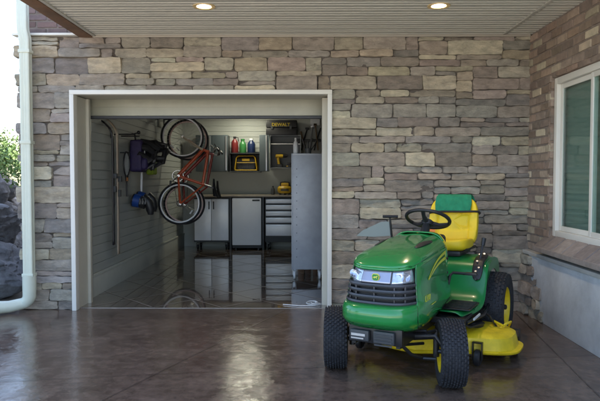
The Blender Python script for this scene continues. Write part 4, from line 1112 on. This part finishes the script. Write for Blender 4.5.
# dash / console
bm = bmesh.new()
def dash(a, b):
    th = -.15 * PI + 1.3 * PI * b; u = .715 - .20 * a
    w_ = .205 * (1 - .35 * a ** 2); top = .895 - .015 * a; bot = .42
    x = math.cos(th); y = math.sin(th)
    v = w_ * math.copysign(abs(x) ** .5, x); w = .62 + (top - .62) * (abs(y) ** .6 if y > 0 else -1 * abs(y))
    return Vector((u, v, max(w, bot)))
grid(bm, 8, 26, dash)
obj("dash_cowl", bm, M_green, tr, solid=.01)
bm = bmesh.new(); box(bm, (.50, -.15, .62), (.60, .15, .87), .04, seg=4); obj("dash_panel", bm, M_blk, tr)
bm = bmesh.new(); box(bm, (.56, -.12, .36), (.80, .12, .72), .03); box(bm, (.70, -.19, .42), (1.30, .19, .62), .02); obj("engine_block", bm, M_blkm, tr)
bm = bmesh.new(); tube(bm, [(.62, 0, .78), (.555, 0, .88), (.51, 0, .935)], [.045, .035, .028], 14); obj("steering_column", bm, M_blk, tr)
bm = bmesh.new()
tiltM = Matrix.Translation((.49, 0, .955)) @ Matrix.Rotation(R(-28), 4, 'Y')
pts = [tiltM @ Vector((.160 * math.cos(2 * PI * k / 36), .160 * math.sin(2 * PI * k / 36), .02)) for k in range(36)]
tube(bm, pts, .0135, 10, closed=True)
for a in (0, 120, 240):
    tube(bm, [tiltM @ Vector((0, 0, -.01)), tiltM @ Vector((.09 * math.cos(R(a)), .09 * math.sin(R(a)), -.008)), tiltM @ Vector((.157 * math.cos(R(a)), .157 * math.sin(R(a)), .018))], [.022, .016, .012], 8)
lathe(bm, [(.001, -.03), (.04, -.03), (.045, 0), (.03, .012), (.001, .014)], tiltM, 20)
obj("steering_wheel", bm, M_blk, tr)
# chassis
bm = bmesh.new(); box(bm, (-.30, -.15, .24), (.75, .15, .36), .006); box(bm, (.75, -.155, .27), (1.52, -.13, .385)); box(bm, (.75, .13, .27), (1.52, .155, .385)); box(bm, (1.50, -.17, .285), (1.53, .17, .385), .004); box(bm, (-.1, -.11, .14), (.12, .11, .26), .02)
obj("chassis", bm, M_blkm, tr)
bm = bmesh.new()
for (va, vb, w0, w1) in ((-.15, -.03, .30, .365), (.0, .13, .295, .37)):
    box(bm, (1.531, va, w0), (1.56, vb, w1), .008)
for k in range(4): box(bm, (1.561, .01, .285 + k * .02), (1.566, .12, .294 + k * .02))
fb = obj("front_bracket", bm, M_dark, tr)
bm = bmesh.new(); box(bm, (1.561, -.14, .33), (1.566, -.05, .345)); box(bm, (1.561, -.14, .312), (1.566, -.06, .320)); obj("bracket_plate", bm, M_alu, fb)
# front axle
bm = bmesh.new(); tube(bm, [(1.22, -.36, .20), (1.22, -.28, .30), (1.22, 0, .26), (1.22, .28, .30), (1.22, .36, .20)], [.02, .024, .032, .024, .02], 10)
for s in (-1, 1):
    cyl(bm, (1.22, s * .285, .34), (1.22, s * .285, .17), .02, 12); tube(bm, [(1.22, s * .285, .205), (1.22, s * .37, .20)], .014, 8); tube(bm, [(1.22, s * .285, .33), (1.31, s * .25, .335)], .012, 8)
tube(bm, [(1.31, -.25, .345), (1.33, 0, .33), (1.31, .25, .345)], .009, 8); tube(bm, [(1.40, -.12, .26), (1.36, .10, .25), (1.15, .18, .22)], .010, 8); tube(bm, [(1.48, .13, .30), (1.42, .19, .22), (1.30, .22, .17), (1.28, .30, .17)], .011, 8)
obj("front_axle", bm, M_blkm, tr)
# wheels
def tyre(name_parent, c, r, w, rr_, side, nblk, rows_, m_t=M_rub, steer=0):
    """axis along local y"""
    Mx = Matrix.Translation(c) @ Matrix.Rotation(R(-90 * side), 4, 'X')   # local z -> +y*side (outwards)
    bm = bmesh.new(); hw = w / 2; prof = []
    pr = [(rr_, -hw * .72), (rr_ + .01, -hw * .86), (rr_ + (r - rr_) * .45, -hw), (r - .03, -hw * .97), (r - .014, -hw * .84), (r - .006, -hw * .55), (r - .004, 0), (r - .006, hw * .55), (r - .014, hw * .84), (r - .03, hw * .97), (rr_ + (r - rr_) * .45, hw), (rr_ + .01, hw * .86), (rr_, hw * .72)]
    lathe(bm, pr, Mx, 56)
    # tread blocks
    for q in range(rows_):
        h0 = -hw * .86 + q * (hw * 1.72 / (rows_ - 1)); edge = abs(h0) / hw
        rad = r - .004 - (.010 if edge > .8 else .003 if edge > .5 else 0)
        for k in range(nblk):
            a = 2 * PI * (k + .5 * (q % 2)) / nblk
            bl = 2 * PI * rad / nblk * .34; bw = hw * 1.72 / (rows_ - 1) * .36
            vs = []
            for (dr, sh) in ((-.004, 1.0), (.008, .8)):
                for (da, dh) in ((-bl, -bw), (bl, -bw), (bl, bw), (-bl, bw)):
                    aa = a + da * sh / rad; vs.append(bm.verts.new(Mx @ Vector(((rad + dr) * math.cos(aa), (rad + dr) * math.sin(aa), h0 + dh * sh))))
            for f in ((4, 5, 6, 7), (0, 1, 5, 4), (1, 2, 6, 5), (2, 3, 7, 6), (3, 0, 4, 7)): bm.faces.new([vs[i] for i in f])
    ST = Matrix.Translation(Vector(c)) @ Matrix.Rotation(R(steer), 4, 'Z') @ Matrix.Translation(-Vector(c)); bm.transform(ST)
    wobj = obj("wheel", bm, m_t, tr, angle=35)
    bm = bmesh.new()
    lathe(bm, [(rr_ + .012, hw * .80), (rr_ + .004, hw * .84), (rr_ - .006, hw * .74), (rr_ - .014, hw * .42), (rr_ * .72, hw * .30), (rr_ * .42, hw * .36), (rr_ * .34, hw * .62), (.022, hw * .66), (.022, hw * .2)], Mx, 40)
    lathe(bm, [(rr_ + .008, -hw * .86), (rr_ - .008, -hw * .80), (rr_ - .016, -hw * .55), (rr_ * .6, -hw * .50), (.03, -hw * .52), (.025, -hw * .7)], Mx, 40)
    bm.transform(ST); obj("rim", bm, M_yel, wobj)
    bm = bmesh.new(); lathe(bm, [(.020, hw * .3), (.020, hw * .80), (.012, hw * .86), (.001, hw * .86)], Mx, 16); bm.transform(ST); obj("hub_cap", bm, M_blk, wobj)
for s in (-1, 1):
    tyre(tr, (1.22, .375 if s > 0 else -.405, .205), .205, .160, .112, s, 44, 9, steer=24)
    tyre(tr, (0, s * .40, .268), .268, .215, .150, s, 40, 9)
bm = bmesh.new(); cyl(bm, (0, -.36, .268), (0, .36, .268), .03, 14); obj("rear_axle", bm, M_blkm, tr)
# fender / foot deck
prof = [(.86, .372), (.62, .365), (.47, .375), (.40, .41), (.345, .50), (.315, .585), (.28, .635), (.20, .66), (.05, .668), (-.06, .662), (-.18, .64), (-.25, .60), (-.285, .50)]
bm = bmesh.new()
NV = 24
V = []
for (u, w) in prof:
    row = []
    for j in range(NV + 1):
        q = -1 + 2 * j / NV; half = lerp([(-.30, .30), (-.20, .355), (.1, .40), (.40, .41), (.60, .40), (.86, .35)], u)
        e = max(0, (abs(q) - .86) / .14)
        row.append(bm.verts.new((u, q * half, w - .035 * e ** 2)))
    V.append(row)
for i in range(len(V) - 1):
    for j in range(NV): bm.faces.new((V[i][j], V[i + 1][j], V[i + 1][j + 1], V[i][j + 1]))
fd = obj("fender", bm, M_greenp, tr, solid=.008, sub=1, angle=60)
# side skirts with the wheel arch
for s in (-1, 1):
    bm = bmesh.new()
    out = [(.60, .335), (.61, .365), (.465, .372), (.395, .408), (.34, .50), (.31, .582), (.275, .628), (.20, .652), (.05, .658), (-.06, .652), (-.18, .63), (-.24, .585), (-.275, .50)]
    arch = [(.285 * math.cos(a) - .0, .268 + .30 * math.sin(a)) for a in [R(x) for x in (132, 121, 108, 90, 70, 50, 35, 22)]]
    prism(bm, out + arch + [(.31, .335)], lambda a, b, d: Vector((a, s * (.378 + d), b)), -.004, .004)
    obj("fender_skirt", bm, M_greenp, fd)
# foot mat
for s in (-1, 1):
    bm = bmesh.new(); box(bm, (.50, s * .29 - .10, .379), (.80, s * .29 + .10, .388), .003)
    for k in range(7): box(bm, (.52 + k * .04, s * .29 - .09, .3885), (.535 + k * .04, s * .29 + .09, .394), .002)
    obj("foot_mat", bm, M_blk, tr)
# pedal on the left
bm = bmesh.new(); tube(bm, [(.66, .17, .30), (.70, .20, .45), (.70, .23, .60), (.68, .245, .615), (.68, .40, .615)], .010, 8); box(bm, (.66, .33, .607), (.70, .41, .625), .004); obj("brake_pedal", bm, M_blk, tr)
# under-fender dark bits
bm = bmesh.new(); box(bm, (.15, -.38, .30), (.9, .38, .345), .006); tube(bm, [(.2, .40, .33), (.5, .42, .30), (.85, .38, .31)], .012, 8); tube(bm, [(.9, .30, .33), (.75, .38, .26), (.5, .42, .24)], .010, 8); obj("running_board_frame", bm, M_blkm, tr)
bm = bmesh.new(); box(bm, (.62, .415, .322), (.80, .423, .336)); obj("caution_label", bm, M_wp, tr)
# controls on the left fender
bm = bmesh.new()
cpath = [(.06, .676), (.12, .676), (.20, .670), (.27, .648), (.305, .612), (.33, .565), (.352, .52)]
def cp_fn(a, b):
    f = a * (len(cpath) - 1); i = min(int(f), len(cpath) - 2); q = f - i
    u = cpath[i][0] * (1 - q) + cpath[i + 1][0] * q; w = cpath[i][1] * (1 - q) + cpath[i + 1][1] * q
    hw_ = .036 * (1 - abs(2 * a - 1) ** 5) ** .5 + .001
    return Vector((u + .006 * a, .335 + (2 * b - 1) * hw_, w + .004 - .006 * (2 * b - 1) ** 2))
grid(bm, 24, 8, cp_fn)
cpnl = obj("control_panel", bm, M_blk, tr, solid=.016)
bm = bmesh.new(); tube(bm, [(.24, .335, .66), (.22, .34, .73), (.20, .345, .77)], [.008, .008, .010], 8); tube(bm, [(.20, .345, .765), (.185, .35, .82)], [.016, .018], 10); obj("lever", bm, M_blk, tr)
bm = bmesh.new()
for (u, v, w_) in ((.285, .325, .645), (.318, .345, .602), (.335, .325, .575), (.13, .345, .684), (.17, .32, .683)): cyl(bm, (u, v, w_), (u + .012, v, w_ + .012), .008, 10)
obj("cup_studs", bm, M_alu, cpnl)
# right side lever with T handle and pale deflector panel
bm = bmesh.new(); tube(bm, [(.26, -.34, .66), (.30, -.35, .80), (.32, -.36, .965)], .009, 8); tube(bm, [(.35, -.41, .972), (.30, -.30, .972)], .012, 8); obj("lift_lever", bm, M_blk, tr)
bm = bmesh.new()
prism(bm, [(-.36, .815), (-.50, .80), (-.66, .80), (-.60, .85), (-.44, .925), (-.37, .93)], lambda a, b, d: Vector((.30 + d, a, b)), 0, .006, .002)
obj("deflector_panel", bm, mat("pale_plastic", (.20, .24, .225), .35), tr)
# seat
def sqs(p, x): return math.copysign(abs(x) ** p, x)
bm = bmesh.new()
def seat_base(a, b):
    th = 2 * PI * a; ph = -PI / 2 + PI * b
    x = sqs(.5, math.cos(th)) * abs(math.cos(ph)) ** .45; y = sqs(.5, math.sin(th)) * abs(math.cos(ph)) ** .45; z = sqs(.7, math.sin(ph))
    top = .028 * (abs(y) ** 3) - .018 * (1 - x * x) * (1 - y * y) if z > 0 else 0
    return Vector((.10 + .215 * x, .205 * y * (1 + .04 * x), 0.745 + .052 * z + top + .018 * x))
grid(bm, 40, 20, seat_base, close_u=True)
obj("seat_cushion", bm, M_yseat, tr, angle=80)
bm = bmesh.new()
TB = Matrix.Translation((-.12, 0, .765)) @ Matrix.Rotation(R(-13), 4, 'Y')
def seat_back(a, b):
    th = 2 * PI * a; ph = -PI / 2 + PI * b
    y = sqs(.42, math.cos(th)) * abs(math.cos(ph)) ** .38; z = sqs(.42, math.sin(th)) * abs(math.cos(ph)) ** .38; x = sqs(.7, math.sin(ph))
    wd_ = .205 * (1 - .16 * max(0, z) ** 2)
    dish = 0
    if x > 0:
        dish = .030 * abs(y) ** 3 - .016 * (1 - y * y) 
        dish += -.016 * math.exp(-((z - .28) / .04) ** 2) - .014 * math.exp(-((z + .30) / .04) ** 2) - .012 * math.exp(-((abs(y) - .62) / .035) ** 2)
    return TB @ Vector((.042 * x + dish, wd_ * y, .155 + .205 * z))
grid(bm, 96, 56, seat_back, close_u=True)
obj("seat_back", bm, M_yseat, tr, angle=80)
bm = bmesh.new(); box(bm, (-.10, -.16, .665), (.26, .16, .71), .02); tube(bm, [(-.16, -.13, .69), (-.20, -.13, .80), (-.23, -.12, .95)], .014, 8); tube(bm, [(-.16, .13, .69), (-.20, .13, .80), (-.23, .12, .95)], .014, 8)
tube(bm, [(.2, .1, .74), (.22, .19, .72), (-.06, .20, .72)], .012, 8)
obj("seat_bracket", bm, M_blk, tr)
bm = bmesh.new(); lathe(bm, [(.001, 0), (.024, 0), (.026, .003), (.001, .006)], TB @ Matrix.Translation((.058, -.165, .055)) @ Matrix.Rotation(R(90), 4, 'Y'), 16); obj("orange_tag", bm, mat("orange_tag_paint", (.75, .20, .03), .5), tr)
# mower deck
dk = None
bm = bmesh.new()
outl = []
for k in range(72):
    th = 2 * PI * k / 72
    x = .245 * sqs(.6, math.cos(th)); y = .60 * sqs(.5, math.sin(th))
    if x > 0: x += .19 * math.exp(-((y + .04) / .26) ** 2)
    outl.append((.50 + x, y + .05))
prof_d = [(1.05, .085), (1.05, .098), (1.00, .104), (.985, .15), (.97, .185), (.90, .205), (.55, .215), (.2, .22)]
rows = []
for (k, w) in prof_d:
    rows.append([bm.verts.new((.50 + (x - .50) * k, y * k, w)) for x, y in outl])
for i in range(len(rows) - 1):
    n = len(outl)
    for j in range(n): bm.faces.new((rows[i][j], rows[i][(j + 1) % n], rows[i + 1][(j + 1) % n], rows[i + 1][j]))
bm.faces.new(rows[-1])
dk = obj("mower_deck", bm, M_ydk, tr, solid=.004, angle=40)
for (u, v) in ((.775, .44), (.775, -.42), (.27, .60), (.27, -.56)):
    bm = bmesh.new()
    lathe(bm, [(.001, -.022), (.045, -.022), (.055, -.012), (.055, .012), (.045, .022), (.001, .022)], Matrix.Translation((u, v, .066)) @ Matrix.Rotation(R(90), 4, 'X'), 24)
    w_ = obj("gauge_wheel", bm, M_blk, dk)
    bm = bmesh.new(); box(bm, (u - .02, v - .034, .05), (u + .02, v - .027, .17), .003); box(bm, (u - .02, v + .027, .05), (u + .02, v + .034, .17), .003); box(bm, (u - .02, v - .034, .165), (u + .02, v + .034, .172), .002); obj("wheel_bracket", bm, M_blkm, w_)
for (u, v) in ((.50, .34), (.50, -.3), (.54, .02)):
    bm = bmesh.new(); lathe(bm, [(.08, .216), (.085, .235), (.07, .25), (.001, .252)], Matrix.Translation((u, v, 0)), 24); obj("spindle_cover", bm, M_blk, dk)
bm = bmesh.new()
tube(bm, [(.42, .50, .2), (.48, .46, .29), (.40, .40, .30)], .008, 6); obj("lift_linkage", bm, M_blk, dk); bm = bmesh.new(); tube(bm, [(.9, .2, .2), (.85, .2, .3)], .01, 6)
obj("lift_linkage", bm, M_blk, dk)
bm = bmesh.new(); tube(bm, [(.30, .56, .19), (.34, .58, .235), (.42, .56, .235), (.46, .52, .20)], .009, 6); tube(bm, [(.50, .56, .235), (.44, .48, .25), (.36, .46, .22)], .009, 6); obj("lift_bracket", bm, M_yel, dk)
bm = bmesh.new(); prism(bm, [(.36, -.56), (.66, -.56), (.64, -.72), (.40, -.70)], lambda a, b, d: Vector((a, b, .17 + d + (b + .54) * .3)), 0, .008, .002); obj("discharge_chute", bm, M_blk, dk)

for o in tr.children:
    if o.name.split('.')[0] in ('hood', 'bumper', 'grille', 'headlight', 'nose_panel', 'emblem', 'side_stripe', 'model_number', 'hood_vent', 'hood_seam'): o.location.z -= .02
for k, (u, v, w_, ax) in enumerate([(.72, s * .212, w0, 'y') for s in (-1, 1) for w0 in (.52, .62, .72)] + [(1.14, s * .232, .435, 'y') for s in (-1, 1)] + [(.30, s * .383, w0, 'y') for s in (-1, 1) for w0 in (.40, .47)]):
    bm = bmesh.new(); sg = 1 if v > 0 else -1
    lathe(bm, [(.010, -.002), (.010, .005), (.006, .008), (.001, .008)], Matrix.Translation((u, v, w_)) @ Matrix.Rotation(R(-90 * sg), 4, 'X'), 8); obj("bolt", bm, M_blkm, tr)
for o in tr.children:
    if o.name.split('.')[0] in ('seat_cushion', 'seat_back', 'seat_bracket', 'orange_tag'): o.location.x -= .06; o.location.y += .015
TBs = Matrix.Translation((-.06, .015, 0)) @ TB
# cloth + strap on seat back (world placed by the tractor's frame)
MT = world_of(tr)
bm = bmesh.new()
def cloth(a, b):
    y = -.145 + .29 * b
    path = [(.066, .215), (.064, .27), (.062, .315), (.055, .350), (.030, .373), (0, .379), (-.030, .373), (-.052, .35), (-.056, .30), (-.057, .24)]
    f = a * (len(path) - 1); i = min(int(f), len(path) - 2); q = f - i
    x = path[i][0] * (1 - q) + path[i + 1][0] * q; z = path[i][1] * (1 - q) + path[i + 1][1] * q
    k = .0035 * math.sin(y * 120 + a * 3) + .002 * math.sin(a * 40 + y * 30)
    return TBs @ Vector((x + (k if x > 0 else -k), y * (1 + .05 * math.sin(a * 9)), z + .003 + abs(k) * .5))
grid(bm, 36, 30, cloth); bm.transform(MT)
o = settle(obj("cloth", bm, mat("green_cloth", (.01, .22, .11), .8, var=.15, nscale=30, bump=.4, bscale=200), solid=.003)); tag(o, "bright green cloth draped over the top of the yellow mower seat", "cloth")
bm = bmesh.new()
pts = []
for k in range(40):
    a = 2 * PI * k / 40; pts.append(TBs @ Vector((.068 * sqs(.6, math.cos(a)) + (.012 if math.cos(a) > 0 else -.002) - .008, .206 * sqs(.5, math.sin(a)), .222 + .012 * math.sin(a))))
tube(bm, pts, .009, 8, closed=True); bm.transform(MT)
o = settle(obj("strap", bm, M_blk)); tag(o, "black strap round the back of the yellow mower seat", "strap")

# ------------------------------------------------------------------ outside left: boulders, shrubs, trees
M_rock = mat("boulder", (.19, .195, .205), .92, var=.5, nscale=6, bump=1.0, bscale=22)
def boulder(c, r, seed, label):
    b = bmesh.new(); bmesh.ops.create_icosphere(b, subdivisions=5, radius=1)
    rg = random.Random(seed); planes = []
    for k in range(16):
        n_ = Vector((rg.gauss(0, 1), rg.gauss(0, 1), rg.gauss(0, 1))).normalized(); planes.append((n_, rg.uniform(.72, .95)))
    for v in b.verts:
        p = v.co.normalized(); k = 1.15
        for n_, d_ in planes:
            q = p.dot(n_)
            if q > .05: k = min(k, d_ / q)
        k += .07 * noise.noise(p * 3 + Vector((0, seed, 0))) + .05 * abs(noise.noise(p * 7 + Vector((0, seed, 0)))) + .025 * noise.noise(p * 18 + Vector((0, seed, 0)))
        v.co = Vector((p.x * r[0] * k, p.y * r[1] * k, p.z * r[2] * k)) * 1.08
    b.transform(Matrix.Translation(c)); o = settle(obj("boulder", b, M_rock, angle=30)); tag(o, label, "boulder", "stacked boulders of the bank left of the house"); return o
rb = random.Random(4)
bl = []
poss = ["lowest row", "second row", "top row", "top row"]
for row in range(3):
    for k in range(4):
        y = 6.6 + k * 1.15 + (.5 if row % 2 else 0); x = -3.75 - row * .30 - k * .06 + rb.uniform(-.08, .08) - (y - 7) * .30
        boulder(Vector((x, y, .24 + row * .44)), (rb.uniform(.48, .6), rb.uniform(.60, .72), rb.uniform(.27, .33)), row * 10 + k,
                "dark grey boulder in the %s of the bank, %s" % (poss[row], ["nearest the house front", "second from the front", "third from the front", "farthest back"][k]))
bm = bmesh.new()
def bank(a, b):
    y = 5.6 + 12 * a; x = -4.2 - 8 * b - (y - 7) * .3; z = -.06 + 1.62 * min(1, b * 8) ** .8 + b * 1.2
    return Vector((x, y, z + .08 * noise.noise(Vector((x, y, 0)))))
grid(bm, 24, 24, bank); struct(obj("hillside", bm, mat("bank_soil", (.10, .10, .06), .95, var=.4, nscale=3, bump=.6)))
def leafy(name, loc, rad, hgt, n, leaf, cols, label, cat, trunk_h, seed, group=None):
    rg = random.Random(seed)
    t = thing(name, label, cat, loc, group=group)
    bm = bmesh.new()
    tube(bm, [(0, 0, -.1), (.03 * hgt * .2, 0, trunk_h * .5), (0, .02, trunk_h + hgt * .3)], [rad * .09 + .02, rad * .06 + .015, .012], 8)
    blobs = []
    for k in range(16):
        a = rg.uniform(0, 2 * PI); q = rg.uniform(.2, .95); z = trunk_h + hgt * rg.uniform(.1, .95); f = math.sin(min(1, (z - trunk_h) / hgt + .15) * PI) ** .6
        p = Vector((rad * q * f * math.cos(a), rad * q * f * math.sin(a), z)); blobs.append((p, rad * rg.uniform(.25, .45)))
        tube(bm, [(0, 0, trunk_h * .7 + (z - trunk_h) * .3), p * .5 + Vector((0, 0, (trunk_h + z) * .25)), p], [rad * .035 + .008, rad * .02 + .006, .004], 5)
    obj("trunk", bm, mat("bark", (.10, .075, .05), .9, bump=.4), t)
    bm = bmesh.new()
    for k in range(n):
        c, r_ = rg.choice(blobs); d = Vector((rg.gauss(0, 1), rg.gauss(0, 1), rg.gauss(0, .8))).normalized() * r_ * rg.uniform(.35, 1.05); p = c + d
        ax = Vector((rg.gauss(0, 1), rg.gauss(0, 1), rg.gauss(0, 1))).normalized(); bx = ax.orthogonal().normalized(); l = leaf * rg.uniform(.6, 1.3)
        vs = [bm.verts.new(p + ax * l * x + bx * l * y) for x, y in ((-1, 0), (0, -.45), (1, 0), (0, .45))]; f = bm.faces.new(vs); f.material_index = rg.randrange(len(cols))
    obj("foliage", bm, [mat("leaf_%d" % int(c[1] * 1000), c, .6, var=.2) for c in cols], t, smooth=False)
    return t
LC = [(.05, .10, .025), (.08, .14, .04), (.035, .075, .02)]
LC2 = [(.10, .16, .06), (.13, .19, .08), (.07, .12, .04)]
LC3 = [(.16, .26, .06), (.20, .30, .09), (.11, .20, .04)]
leafy("shrub", (-4.8, 8.6, 1.22), .75, .42, 3600, .030, LC3, "bright green shrub on top of the boulder bank, nearest the house", "shrub", .05, 1)
leafy("shrub", (-5.9, 11.0, 1.45), 1.1, .42, 4200, .038, LC3, "larger bright shrub on the bank behind the nearest one", "shrub", .05, 2)
leafy("tree", (-19.5, 27, 0), 3.2, 6.5, 5000, .13, LC3, "pale sunlit tree far off beyond the boulder bank", "tree", 1.0, 3)
for k, (x, y) in enumerate([(-15, -3), (-18, 5)]):  # unseen trees added on the left to give green reflections
    leafy("tree", (x, y, 0), 2.4, 4.5, 2500, .13, LC if k % 2 else LC2, ["tree left of the patio", "tree left of the patio farther on", "tree behind the viewer on the left", "tree behind the viewer on the right", "tree directly behind the viewer", "tree behind the viewer left of centre"][k] + " added out of view for reflections", "tree", 1.4, 10 + k)

# ------------------------------------------------------------------ light
w = bpy.data.worlds.new("World"); sc.world = w; w.use_nodes = True
nt = w.node_tree; bg = nt.nodes["Background"]; sky = nt.nodes.new("ShaderNodeTexSky"); sky.sky_type = 'NISHITA'; sky.sun_disc = False
EL, AZ = 50, 56          # the sun stands behind the house and to the right (azimuth from +Y, clockwise)
sky.sun_elevation = R(EL); sky.sun_rotation = R(AZ); sky.air_density = 1.0; sky.dust_density = 3.0
nt.links.new(sky.outputs[0], bg.inputs[0]); bg.inputs[1].default_value = .15
sl = bpy.data.lights.new("sun", 'SUN'); sl.energy = 4; sl.angle = R(.5); sl.color = (1, .95, .88)
so = bpy.data.objects.new("sun", sl); COL.objects.link(so)
dv = Vector((math.sin(R(AZ)) * math.cos(R(EL)), math.cos(R(AZ)) * math.cos(R(EL)), math.sin(R(EL))))   # towards the sun
so.rotation_euler = dv.to_track_quat('Z', 'Y').to_euler(); so.location = (0, 0, 20)
sc.view_settings.view_transform = 'Standard'; sc.view_settings.look = 'None'; sc.view_settings.gamma = 1; sc.view_settings.exposure = 2.28
sc.cycles.max_bounces = 8; sc.cycles.diffuse_bounces = 5
